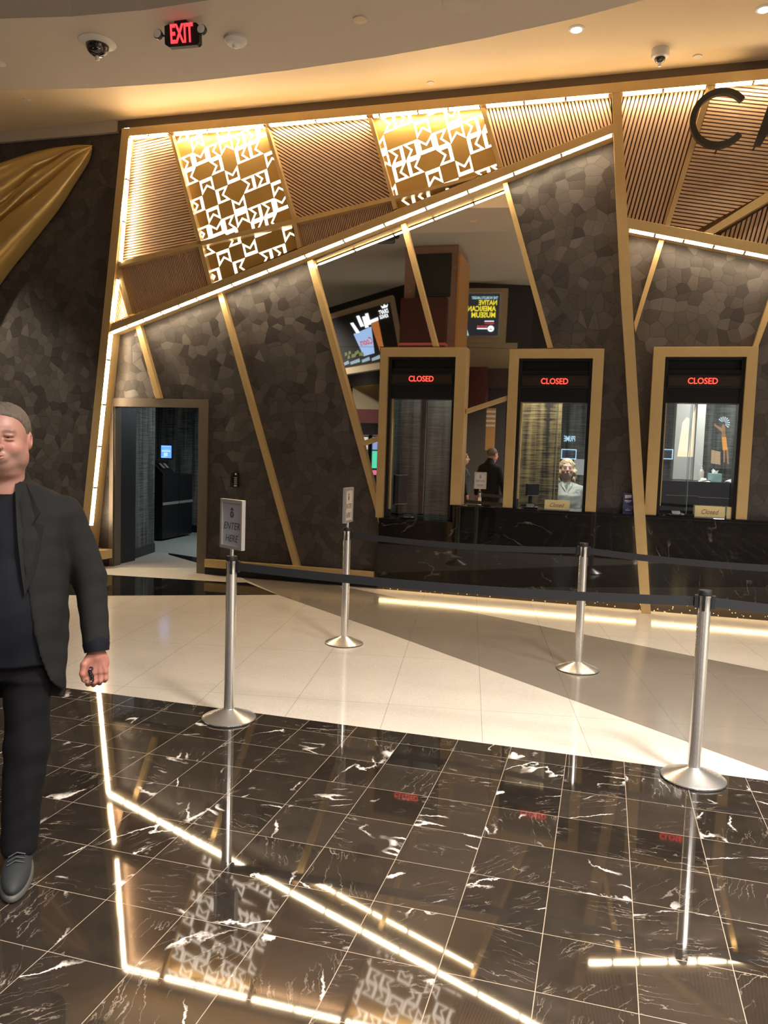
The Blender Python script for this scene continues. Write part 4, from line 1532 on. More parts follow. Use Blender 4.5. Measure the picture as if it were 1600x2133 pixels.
# ================================================================== THE HALL SEEN IN THE MIRROR
M_pinkm = marble('pink_brown_marble', (.26, .15, .12), (.44, .27, .21), (1.3, 1.1), .5, True, .1, (0, 0), True)
M_orange = mat('orange_bronze_panel', (.62, .32, .11), .4, .2)
xl, xr = V(845, 520, -1.2).x, V(956, 520, -1.2).x
root = thing('hall_column', ((xl+xr)/2, -1.8, 0), 'square marble clad column behind the camera, seen in the mirror', 'column')
MB().box(xl, xr, -2.5, -1.2, 0, ZH-.01).build('marble_cladding', M_pinkm, root)
MB().box(xr, xr+.05, -2.5, -1.15, 0, ZH-.2).build('side_panel', M_orange, root)
a, b = V(868, 530, -1.18), V(938, 618, -1.18)
MB().box(a.x, b.x, -1.2, -1.15, b.z, a.z).build('dark_inset', mat('dark_inset', (.03, .03, .028), .4), root)
a, b = V(836, 622, -.95), V(927, 718, -.95)
MB().box(a.x, b.x, -1.14, -.9, b.z-1.2, a.z).build('maroon_panel', M_maroon, root)
MB().box(a.x-.02, b.x+.02, -1.16, -.88, b.z-.02, b.z+.04).build('red_light_line', E('red_glow', (1, .16, .10), .22), root)


def quadmap(tl, tr, br, bl, Yr):
    A, B, C_, D = (V(*q, Yr) for q in (tl, tr, br, bl))

    def f(u, v, d=0.0):   # u,v from the lower left as the reader in the hall sees it
        # reader faces the wall from the +Y side: his right is -X
        p = (D*(1-v)+A*v)*(1-(1-u))+(C_*(1-v)+B*v)*(1-u) if False else None
        L_ = C_*(1-v)+B*v      # reader's left edge is the mirror image's right edge
        R_ = D*(1-v)+A*v
        p = L_*(1-u)+R_*u
        return Vector((p.x, Yr+d, p.z))
    return f


def qpoly(f, pts, d, mb=None, th=.004):
    mb = mb or MB()
    return mb.prism([f(u, v, d) for u, v in pts], (0, -th, 0))


def qtext(f, s, u0, u1, v0, v1, d, mb=None, shear=0, bold=0):
    vs, fs = text_geo(s, shear, .03, bold)
    mb = mb or MB()
    return mb.add([f(u0+(u1-u0)*a, v0+(v1-v0)*b, d+.002*c) for a, b, c in vs], fs)


# beer television
Y1 = -5.0
f = quadmap((685, 666), (812, 630), (833, 745), (712.5, 765), Y1)
root = thing('wall_television', V(760, 700, Y1), 'big screen showing a beer bucket and glass, reversed in the mirror', 'television')
fo = quadmap((676, 657), (817, 614), (843, 760), (705, 782), Y1)
qpoly(fo, [(0, 0), (1, 0), (1, 1), (0, 1)], -.02, th=.25).build('surround', M_tan, root)
qpoly(f, [(0, 0), (1, 0), (1, 1), (0, 1)], 0, th=.02).build('screen', M_blackmatte, root)
blue = E('screen_blue', (.35, .55, .95), 1.1)
whit = E('screen_white', (.85, .92, 1), 1.6)
amber = E('screen_amber', (.75, .25, .06), .6)
redd = E('screen_red', (.9, .10, .12), .8)
gren = E('screen_green', (.35, .42, .12), .5)
# u runs along the reader's right; the photo shows it reversed
def m_(x): return 1-x
mb = qpoly(f, [(m_(.33), .60), (m_(.64), .66), (m_(.60), .16), (m_(.41), .14)], .006)
mb.build('bucket', blue, root)
qtext(f, 'Coors', m_(.61), m_(.40), .34, .48, .012, shear=.2, bold=.02).build('bucket_lettering', redd, root)
mb = MB()
for (x, y, lean) in ((.32, .82, .05), (.44, .92, .02), (.53, .88, 0), (.585, .92, -.01)):
    qpoly(f, [(m_(x), y), (m_(x+.05), y), (m_(x+.07+lean), y-.22), (m_(x+.01+lean), y-.22)], .008, mb)
mb.build('bottles', whit, root)
mb = qpoly(f, [(m_(.64), .72), (m_(.77), .74), (m_(.77), .12), (m_(.70), .11)], .007)
mb.build('beer_glass', amber, root)
qpoly(f, [(m_(.635), .72), (m_(.775), .74), (m_(.775), .80), (m_(.635), .78)], .009).build('foam', whit, root)
mb = MB()
for i in range(9):
    rr_ = random.Random(i)
    x, y = .10+i*.034, .12+rr_.uniform(0, .10)
    qpoly(f, [(m_(x), y), (m_(x+.05), y+.02), (m_(x+.045), y+.08), (m_(x+.01), y+.07)], .006+.002*(i % 3), mb)
mb.build('food', gren, root)
mb = qtext(f, 'DRAFT', m_(.955), m_(.80), .83, .91, .008, shear=.2, bold=.03)
qtext(f, 'KINGS', m_(.94), m_(.80), .75, .82, .008, mb, shear=.2, bold=.03)
qpoly(f, [(m_(.95), .93), (m_(.87), .93), (m_(.85), .99), (m_(.885), .96), (m_(.91), 1.0), (m_(.935), .96), (m_(.97), .985)], .008, mb)
mb.build('logo', whit, root)
mb = MB()
for i, (a_, b_) in enumerate(((.03, .14), (.16, .33), (.36, .50), (.53, .68), (.70, .88))):
    qpoly(f, [(m_(b_), .045), (m_(a_), .02), (m_(a_), .075), (m_(b_), .115)], .006, mb)
mb.build('caption_blocks', E('screen_caption', (.45, .65, .8), .7), root)

# museum poster screen
f = quadmap((965, 612), (1041, 612), (1037, 699), (962, 699), -5.2)
root = thing('lit_poster', V(1000, 655, -5.2), 'lit museum poster in the hall with yellow lettering, seen reversed in the mirror', 'poster')
fo = quadmap((950, 600), (1058, 600), (1052, 714), (948, 714), -5.2)
qpoly(fo, [(0, 0), (1, 0), (1, 1), (0, 1)], -.03, th=.12).build('surround', M_tan, root)
qpoly(f, [(-.05, -.05), (1.05, -.05), (1.05, 1.05), (-.05, 1.05)], -.01, th=.02).build('frame', M_sframe, root)
qpoly(f, [(0, 0), (1, 0), (1, 1), (0, 1)], .0, th=.008).build('screen', E('poster_dark', (.03, .032, .045), .6), root)
yel = E('poster_yellow', (1, .85, .05), 1.0)
mb = qtext(f, 'NATIVE', .06, .56, .73, .85, .006, bold=.03)
qtext(f, 'AMERICAN', .08, .86, .58, .71, .006, mb, bold=.03)
qtext(f, 'MUSEUM', .09, .75, .43, .56, .006, mb, bold=.03)
mb.build('yellow_lettering', yel, root)
qtext(f, "THE WORLD'S LARGEST", .04, .76, .87, .94, .006, bold=.03).build('top_lettering', E('poster_paleblue', (.45, .75, .9), 1.0), root)
mb = qtext(f, 'PEQUOT', .12, .38, .265, .315, .006, bold=.02)
qtext(f, 'MUSEUM', .30, .58, .195, .245, .006, mb, bold=.02)
mb.build('red_lettering', redd, root)
mb = MB()
cc = (.20, .165)
qpoly(f, [(cc[0]+.09*cos(a)*1, cc[1]+.075*sin(a)) for a in [2*pi*i/20 for i in range(20)]], .006, mb)
qpoly(f, [(.12, .335), (.38, .335), (.38, .355), (.12, .355)], .006, mb)
qpoly(f, [(.30, .155), (.58, .155), (.58, .18), (.30, .18)], .006, mb)
mb.build('round_emblem', whit, root)
mb = MB()
qpoly(f, [(.14, .12), (.20, .17), (.26, .12), (.20, .145)], .012, mb)
mb.build('emblem_mark', M_blackmatte, root)
qpoly(f, [(.80, .0), (1.0, .0), (1.0, .62)], .006).build('tent_picture', E('poster_teal', (.45, .75, .80), .9), root)

# wall parts between the windows, far side of the hall


def hallbox(name, tl, br, Yr, th, m_x, label, cat, group=None):
    a, b = V(*tl, Yr), V(*br, Yr)
    return MB().box(min(a.x, b.x), max(a.x, b.x), Yr-th, Yr, min(a.z, b.z), max(a.z, b.z)).build(name, m_x, label=label, cat=cat, group=group)


hallbox('wall_panel', (940, 715), (1075, 767), -5.25, .09, M_tan, 'tan wall panel under the lit museum poster', 'wall panel')
hallbox('bulkhead', (966, 764), (1011, 846), -4.2, .5, M_maroon, 'dark maroon bulkhead box under the tan panel', 'bulkhead')
hallbox('bulkhead', (1013, 768), (1075, 808), -4.6, .5, mat('brown_bulkhead', (.05, .03, .025), .6), 'brown bulkhead right of the maroon one', 'bulkhead')
hallbox('wall_panel', (955, 850), (1012, 1060), -4.9, .05, mat('drab_wall', (.075, .062, .05), .7), 'drab brown wall section low behind the people', 'wall panel')
a, b = V(1014, 850, -4.4), V(1029, 938, -4.4)
root = thing('striped_banner', ((a.x+b.x)/2, -4.4, b.z), 'narrow banner with black and white stripes above an orange board', 'banner')
MB().box(a.x, b.x, -4.45, -4.4, b.z, a.z).build('board', mat('orange_board', (.45, .24, .08), .6), root)
mb = MB()
hb = a.z-b.z
for i in range(4):
    mb.prism([(a.x, -4.399, b.z+hb*(.56+.11*i)), (b.x, -4.399, b.z+hb*(.56+.11*i)), (b.x, -4.399, b.z+hb*(.61+.11*i)), (a.x, -4.399, b.z+hb*(.61+.11*i))], (0, .006, 0))
mb.build('stripes', M_white, root)
# left sliver of the mirror
hallbox('cove_light', (742, 787), (776, 796), -7.5, .1, E('yellow_cove', (1, .62, .10), 1.6), 'yellow cove light strip far down the hall', 'light')
hallbox('wall_panel', (735, 797), (800, 853), -7.6, .1, mat('beige_panel', (.30, .24, .15), .6), 'beige upper wall far down the hall', 'wall panel')
hallbox('bulkhead', (735, 852), (800, 882), -7.0, .4, M_maroon, 'dark red bulkhead over the slot machines', 'bulkhead')
for i, (px0, cols_) in enumerate(((755, ((.75, .75, .7), (.2, .5, .9), (.1, .9, .55))), (775, ((.3, .4, .9), (.1, .9, .6), (.9, .2, .4))))):
    a, b = V(px0, 906, -6.5), V(px0+14, 906, -6.5)
    root = thing('slot_machine', ((a.x+b.x)/2, -6.7, 0), ['slot machine with a pale and blue screen, left in the mirror wedge', 'slot machine with green and pink lights, right in the mirror wedge'][i], 'slot machine')
    MB().box(a.x, b.x, -7.0, -6.5, 0, a.z).build('cabinet', M_black, root, bevel=.01)
    hh_ = a.z
    for j, (cname, cc) in enumerate(zip(('top_screen', 'main_screen', 'button_deck'), cols_)):
        z0_, z1_ = ((.78, .97), (.50, .76), (.40, .47))[j]
        MB().box(a.x+.03, b.x-.03, -6.5, -6.485, hh_*z0_, hh_*z1_).build(cname, E('slot_light', cc, .9), root)
# signs caught in the window glass
Yw = -5.9
M_pb = E('pale_blue_light', (.55, .80, 1), 5)
for i, px0 in enumerate((1174,)):
    a, b = V(px0+24, 908, Yw), V(px0, 919, Yw)
    root = thing('restaurant_sign', ((a.x+b.x)/2, Yw, b.z), 'pale blue lit sign reading PRIME on the hall wall behind the camera', 'sign')
    vs, fs = text_geo('PRIME', 0, .03, .01)
    W_ = a.x-b.x
    MB().add([(a.x-W_*u, Yw+.01+.01*w, b.z+(a.z-b.z)*v) for u, v, w in vs], fs).build('lettering', M_pb, root)
    MB().box(b.x-.05, a.x+.05, Yw-.06, Yw-.01, b.z-.1, a.z+.15).build('back_plate', M_darkwall, root)
for i, (x0_, x1_) in enumerate(((1169, 1200), (1380, 1402))):
    a, b = V(x0_, 935, Yw), V(x1_, 957, Yw)
    root = thing('menu_screen', ((a.x+b.x)/2, Yw, b.z), ['blue framed menu screen under the PRIME sign behind the camera', 'smaller blue framed menu screen right of the PRIME sign behind the camera'][i], 'screen')
    MB().box(a.x, b.x, Yw-.06, Yw, b.z, a.z).build('panel', E('menu_dark', (.05, .09, .2), .5), root)
    e_ = .025
    MB().box(a.x, b.x, Yw, Yw+.01, a.z-e_, a.z).box(a.x, b.x, Yw, Yw+.01, b.z, b.z+e_).box(a.x, a.x+e_, Yw, Yw+.01, b.z+e_, a.z-e_).box(b.x-e_, b.x, Yw, Yw+.01, b.z+e_, a.z-e_).build('lit_border', M_pb, root)
# backlit stone panel and dancer poster
a, b = V(1417, 868, Yw), V(1445, 952, Yw)
Mon = E('backlit_onyx', (1, .72, .35), 4)
t = NT(Mon)
nzz = t.noise(t.pos(), 4, 4, .65)
t.inp('Emission Color', t.mix(nzz, (.9, .45, .12), (1, .85, .55)))
zz_ = [b.z, b.z+.15, b.z+.5, a.z-.1, a.z]
ww_ = (b.x-a.x)
MB().prism([(a.x, Yw, b.z), (a.x+ww_*.62, Yw, b.z), (a.x+ww_*.62, Yw, a.z-.05), (a.x+ww_*.45, Yw, a.z), (a.x+ww_*.2, Yw, a.z-.15), (a.x+ww_*.1, Yw, b.z+.5)], (0, -.05, 0)).prism([(a.x+ww_*.70, Yw, b.z), (b.x, Yw, b.z), (b.x, Yw, a.z+.3), (a.x+ww_*.85, Yw, a.z+.1)], (0, -.05, 0)).build('backlit_panel', Mon, label='glowing honey coloured stone panel on the hall wall behind the camera', cat='wall panel')
f = quadmap((1478, 818), (1532, 818), (1532, 976), (1478, 976), Yw)
root = thing('lit_poster', V(1505, 900, Yw), 'lit poster of a dancer with a feathered headdress on the hall wall behind the camera', 'poster')
qpoly(f, [(0, 0), (1, 0), (1, 1), (0, 1)], 0, th=.05).build('backing', E('poster_ground', (.05, .07, .10), .5), root)
mb = qtext(f, 'EXPERIENCE', .10, .72, .91, .96, .006, bold=.02)
qtext(f, 'OUR STORY', .10, .62, .85, .90, .006, mb, bold=.02)
mb.build('lettering', E('poster_white', (.8, .9, 1), 5), root)
mb = MB()
for i in range(9):
    a_ = radians(40+i*22)
    c_ = (.42, .60)
    qpoly(f, [(c_[0]+.06*cos(a_-.08), c_[1]+.025*sin(a_-.08)), (c_[0]+.24*cos(a_-.10), c_[1]+.09*sin(a_-.10)), (c_[0]+.24*cos(a_+.10), c_[1]+.09*sin(a_+.10)), (c_[0]+.06*cos(a_+.08), c_[1]+.025*sin(a_+.08))], .010, mb)
mb.build('feathers', E('poster_feather', (.7, .85, .9), 4), root)
mb = MB()
qpoly(f, [(.34, .40), (.50, .40), (.50, .56), (.44, .60), (.36, .56)], .012, mb)
qpoly(f, [(.48, .53), (.78, .60), (.79, .57), (.50, .49)], .012, mb)
qpoly(f, [(.37, .08), (.43, .08), (.44, .27), (.36, .27)], .012, mb)
qpoly(f, [(.22, .06), (.28, .06), (.33, .27), (.26, .27)], .012, mb)
mb.build('dancer_body', E('poster_skin', (.55, .22, .08), 3), root)
qpoly(f, [(.27, .25), (.46, .24), (.50, .42), (.33, .42)], .014).build('dancer_dress', E('poster_orange', (1, .38, .04), 4), root)
mb = MB()
qpoly(f, [(.55, .05), (.92, .07), (.90, .25), (.55, .22)], .008, mb)
mb.build('drum', E('poster_cream', (.75, .45, .22), 3), root)

# ================================================================== PEOPLE
def ell(p, c, r):
    q = (p-np.array(c, np.float32))
    r = np.array(r, np.float32)
    k0 = np.sqrt(((q/r)**2).sum(1))
    k1 = np.sqrt(((q/(r*r))**2).sum(1))+1e-6
    return k0*(k0-1)/k1


def cap(p, a, b, ra, rb=None):
    rb = ra if rb is None else rb
    a = np.array(a, np.float32)
    b = np.array(b, np.float32)
    ab = b-a
    t_ = np.clip(((p-a)@ab)/(ab@ab), 0, 1)
    return np.sqrt(((p-a-t_[:, None]*ab)**2).sum(1))-(ra+(rb-ra)*t_)


def chain(p, pts, rs, k=.012):
    d = None
    for i in range(len(pts)-1):
        e = cap(p, pts[i], pts[i+1], rs[i], rs[i+1])
        d = e if d is None else smin(d, e, k)
    return d


def smin(a, b, k):
    h = np.clip(.5+.5*(b-a)/k, 0, 1)
    return b+(a-b)*h-k*h*(1-h)


def smax(a, b, k):
    return -smin(-a, -b, k)


def prof(p, zs, A, Bf, Bb, cy):
    """torso like body: half width A, front depth Bf, back depth Bb at heights zs"""
    z = p[:, 2]
    a = np.interp(z, zs, A)
    c = np.interp(z, zs, cy)
    y = p[:, 1]-c
    b = np.where(y < 0, np.interp(z, zs, Bf), np.interp(z, zs, Bb))
    n = 2.4
    r_ = (np.abs(p[:, 0]/a)**n+np.abs(y/b)**n)**(1/n)
    d = (r_-1)*np.minimum(a, b)*.9
    return np.maximum(d, np.maximum(zs[0]-z, z-zs[-1]))


def nets(fn, lo, hi, h):
    lo = np.array(lo, np.float32)
    n = [int((hi[i]-lo[i])/h)+2 for i in range(3)]
    ax = [lo[i]+h*np.arange(n[i], dtype=np.float32) for i in range(3)]
    X, Y, Z = np.meshgrid(*ax, indexing='ij')
    P = np.stack([X.ravel(), Y.ravel(), Z.ravel()], 1)
    v = fn(P).reshape(n).astype(np.float32)
    v[0], v[-1], v[:, 0], v[:, -1], v[:, :, 0], v[:, :, -1] = 1, 1, 1, 1, 1, 1
    s = v < 0
    cnt = np.zeros([q-1 for q in n], np.int8)
    offs = [(i, j, k) for i in (0, 1) for j in (0, 1) for k in (0, 1)]
    for o in offs:
        cnt += s[o[0]:n[0]-1+o[0], o[1]:n[1]-1+o[1], o[2]:n[2]-1+o[2]]
    act = (cnt > 0) & (cnt < 8)
    idx = np.argwhere(act)
    acc = np.zeros((len(idx), 3), np.float32)
    num = np.zeros(len(idx), np.float32)
    for o in offs:
        for a in range(3):
            if o[a]:
                continue
            o2 = list(o)
            o2[a] = 1
            va = v[idx[:, 0]+o[0], idx[:, 1]+o[1], idx[:, 2]+o[2]]
            vb = v[idx[:, 0]+o2[0], idx[:, 1]+o2[1], idx[:, 2]+o2[2]]
            m_x = (va < 0) != (vb < 0)
            t_ = np.where(m_x, va/np.where(m_x, va-vb, 1), 0)
            pt = np.repeat(np.array(o, np.float32)[None], len(idx), 0)
            pt[:, a] += t_
            acc += pt*m_x[:, None]
            num += m_x
    verts = lo+(idx+acc/num[:, None])*h
    idm = -np.ones(act.shape, np.int64)
    idm[act] = np.arange(len(idx))
    faces = []
    for a in range(3):
        b, c = (a+1) % 3, (a+2) % 3
        sl0 = [slice(None)]*3
        sl1 = [slice(None)]*3
        sl0[a] = slice(0, n[a]-1)
        sl1[a] = slice(1, n[a])
        A_, B_ = s[tuple(sl0)], s[tuple(sl1)]
        e = np.argwhere(A_ != B_)
        e = e[(e[:, b] > 0) & (e[:, c] > 0) & (e[:, b] < n[b]-1) & (e[:, c] < n[c]-1)]
        ins = A_[e[:, 0], e[:, 1], e[:, 2]]
        def g(db, dc):
            q = e.copy()
            q[:, b] += db
            q[:, c] += dc
            return idm[q[:, 0], q[:, 1], q[:, 2]]
        f = np.stack([g(-1, -1), g(0, -1), g(0, 0), g(-1, 0)], 1)
        f[~ins] = f[~ins][:, ::-1]
        faces.append(f)
    return verts, np.concatenate(faces)


def rotz(v, a, c=(0, 0, 0)):
    c = np.array(c)
    q = v-c
    return np.stack([q[:, 0]*cos(a)-q[:, 1]*sin(a), q[:, 0]*sin(a)+q[:, 1]*cos(a), q[:, 2]], 1)+c


def npmesh(name, parts, m_x, parent, cols=None, loc=None, **tags):
    """parts: list of (verts, faces)"""
    V_, F_, C_ = [], [], []
    k = 0
    for i, (v, f) in enumerate(parts):
        V_.append(v)
        F_.append(f+k)
        k += len(v)
    V_ = np.concatenate(V_)
    F_ = np.concatenate(F_)
    me = bpy.data.meshes.new(name)
    me.vertices.add(len(V_))
    me.vertices.foreach_set('co', V_.astype(np.float32).ravel())
    me.loops.add(len(F_)*4)
    me.loops.foreach_set('vertex_index', F_.astype(np.int32).ravel())
    me.polygons.add(len(F_))
    me.polygons.foreach_set('loop_start', np.arange(0, len(F_)*4, 4, dtype=np.int32))
    me.polygons.foreach_set('loop_total', np.full(len(F_), 4, np.int32))
    me.polygons.foreach_set('use_smooth', [True]*len(F_))
    me.update()
    me.validate()
    if cols is not None:
        at = me.color_attributes.new('Col', 'FLOAT_COLOR', 'POINT')
        at.data.foreach_set('color', np.concatenate([cols, np.ones((len(cols), 1))], 1).astype(np.float32).ravel())
    me.materials.append(m_x)
    o = bpy.data.objects.new(name, me)
    COL.objects.link(o)
    if parent is not None:
        o.parent = parent
    if loc is not None:
        o.location = loc
    sm = o.modifiers.new('smooth', 'SMOOTH')
    sm.factor = .5
    sm.iterations = 2
    return o


def skinmat(name, rough=.48):
    M = mat(name, (.5, .3, .2), rough)
    t = NT(M)
    at = t.n('ShaderNodeAttribute', attribute_name='Col')
    nzz = t.noise(t.pos(), 90, 3)
    t.l(t.mix(t.math('MULTIPLY', nzz, .35), at.outputs['Color'], (.42, .17, .13), 'MIX'), t.b.inputs['Base Color'])
    t.b.inputs['Subsurface Weight'].default_value = .08
    t.b.inputs['Subsurface Radius'].default_value = (.02, .008, .005)
    t.b.inputs['Subsurface Scale'].default_value = .4
    return M


def head_fn(fat=1.0, smile=1.0, woman=False):
    def fn(p):
        d = ell(p, (0, .014, .045), (.079, .100, .086))
        d = smin(d, ell(p, (0, -.022, -.012), (.067*fat, .078, .092)), .03)
        d = smin(d, ell(p, (0, -.042, -.085), (.046*fat, .050, .034)), .035)
        for s_ in (-1, 1):
            d = smin(d, ell(p, (s_*.042, -.062, -.030), (.026*fat, .028, .026)), .022)
            d = smin(d, ell(p, (s_*.055*fat, -.01, -.062), (.022*fat, .045, .036)), .03)
        d = smin(d, cap(p, (-.038, -.086, .030), (.038, -.086, .030), .011), .018)
        for s_ in (-1, 1):
            d = smax(d, -ell(p, (s_*.032, -.108, .010), (.019, .018, .012)), .014)
            d = smin(d, ell(p, (s_*.032, -.0875, .0165), (.018, .013, .0068)), .005)
            d = smin(d, ell(p, (s_*.032, -.0865, .0015), (.018, .013, .0052)), .006)
        d = smin(d, cap(p, (0, -.094, .018), (0, -.121, -.022), .008, .013), .012)
        for s_ in (-1, 1):
            d = smin(d, ell(p, (s_*.013, -.110, -.027), (.009, .012, .008)), .006)
            d = smax(d, -ell(p, (s_*.0075, -.116, -.036), (.004, .006, .004)), .003)
        # mouth
        d = smin(d, ell(p, (0, -.092, -.062), (.030, .018, .020)), .015)
        x = p[:, 0]
        zc = -.060+smile*6.0*x*x*.9
        lip = np.stack([p[:, 0], p[:, 1], p[:, 2]-zc], 1)
        d = smin(d, ell(lip, (0, -.106, .0045), (.025, .0065, .0035)), .004)
        d = smin(d, ell(lip, (0, -.106, -.0055), (.022, .0075, .0045)), .004)
        d = smax(d, -ell(lip, (0, -.113, 0), (.026, .008, .0012)), .002)
        for s_ in (-1, 1):   # cheek folds
            d = smax(d, -cap(p, (s_*.023, -.112, -.028), (s_*.041, -.095, -.066), .0050), .008)
        # ears
        for s_ in (-1, 1):
            e = ell(p, (s_*.081, .012, .0), (.010, .021, .032))
            e = smax(e, -ell(p, (s_*.090, .006, .003), (.007, .010, .017)), .005)
            d = smin(d, e, .006)
        # neck
        d = smin(d, cap(p, (0, .018, -.05), (0, .03, -.20), .058*fat, .064*fat), .03)
        d = smin(d, ell(p, (0, -.018, -.115), (.045*fat, .045, .025)), .03)
        return d
    return fn


def head_cols(v, base, woman=False):
    n = len(v)
    c = np.repeat(np.array(base)[None], n, 0)
    x, y, z = v[:, 0], v[:, 1], v[:, 2]

    def bl(mask, col):
        m_x = np.clip(mask, 0, 1)[:, None]
        c[:] = c*(1-m_x)+np.array(col)*m_x
    ck = np.exp(-(((np.abs(x)-.042)/.025)**2+((z+.025)/.025)**2))*(y < -.04)
    bl(ck*.5, (.46, .15, .11))
    bl(np.exp(-((x/.016)**2+((z+.022)/.014)**2))*(y < -.1)*.5, (.48, .16, .12))
    if not woman:
        bd = np.clip((-.028-z)/.02, 0, 1)*np.clip((-y+.035)/.03, 0, 1)*np.clip((z+.125)/.02, 0, 1)
        rn = np.random.default_rng(3).uniform(.5, 1, n)
        bl(bd*.65*rn, (.22, .155, .115))
    zc = -.060+6.0*x*x*.9*(-.3 if woman else 1.6)
    lip = np.exp(-(((x)/.022)**4+((z-zc)/.0085)**2))*(y < -.09)
    bl(lip*.9, (.30, .09, .075))
    mouth = np.exp(-(((x)/.023)**4+((z-zc)/.0016)**2))*(y < -.085)
    bl(mouth, (.05, .015, .012))
    br = np.exp(-(((np.abs(x)-.034)/.018)**4+((z-.033+8*(np.abs(x)-.03)**2)/.0055)**2))*(y < -.06)
    bl(br*.95, (.09, .055, .035))
    so = np.exp(-(((np.abs(x)-.032)/.018)**4+((z-.010)/.010)**2))*(y < -.06)
    bl(so*.6, (.20, .085, .06))
    er = (np.abs(x) > .076)*1.0
    bl(er*.4, (.48, .17, .13))
    return c


def hair_short(p):
    d = ell(p, (0, .016, .046), (.0845, .106, .092))
    hz = np.interp(p[:, 1], [-.12, -.075, -.05, -.030, -.012, .02, .05, .12], [.100, .086, .068, .036, -.012, -.010, -.055, -.065])
    rid = .0022*np.sin(p[:, 0]*240+p[:, 1]*90)*np.cos(p[:, 1]*170-p[:, 2]*60)
    return smax(d+rid, hz-p[:, 2], .012)


def hair_long(length, curl):
    def fn(p):
        d = ell(p, (0, .020, .045), (.094, .112, .096))
        wv = np.stack([p[:, 0]+curl*np.sin(p[:, 2]*70+p[:, 1]*30), p[:, 1]+curl*np.cos(p[:, 2]*62+p[:, 0]*25), p[:, 2]], 1)
        for s_ in (-1, 1):
            d = smin(d, chain(wv, [(s_*.075, .01, .04), (s_*.095, .0, -.06), (s_*.10, .0, -length)], [.035, .038, .028], .03), .03)
        d = smin(d, chain(wv, [(0, .06, .0), (0, .075, -length)], [.07, .06]), .03)
        face = ell(p, (0, -.085, -.02), (.066, .085, .105))
        d = smax(d, -face, .012)
        rid = .0035*np.sin(p[:, 0]*170+p[:, 2]*60)*np.cos(p[:, 1]*130+p[:, 2]*45)
        return d+rid
    return fn


def hand_fn(side):
    """relaxed, half closed hand hanging down from the wrist at the origin; thumb towards the body"""
    def fn(p):
        q = p.copy()
        q[:, 0] *= side
        d = smin(cap(q, (0, 0, .03), (0, .0, -.02), .027, .028), ell(q, (.002, 0, -.050), (.043, .019, .050)), .018)
        xs = (-.030, -.010, .011, .030)
        ln = (1.0, 1.08, 1.0, .82)
        for x, l in zip(xs, ln):
            c_ = [(x, -.006, -.078), (x*1.02, -.012, -.078-.036*l), (x*.98, .012, -.078-.052*l), (x*.95, .026, -.078-.030*l)]
            d = smin(d, chain(q, c_, [.0115, .0100, .0092, .0078], .004), .006)
        th = [(-.022, -.006, -.022), (-.044, -.016, -.048), (-.050, -.022, -.080), (-.046, -.016, -.106)]
        d = smin(d, chain(q, th, [.017, .0135, .0115, .0088], .006), .010)
        for x in xs:     # tendons on the back of the hand
            d = smin(d, cap(q, (x*.4, -.014, -.02), (x, -.014, -.080), .0045, .0085), .008)
        return d
    return fn


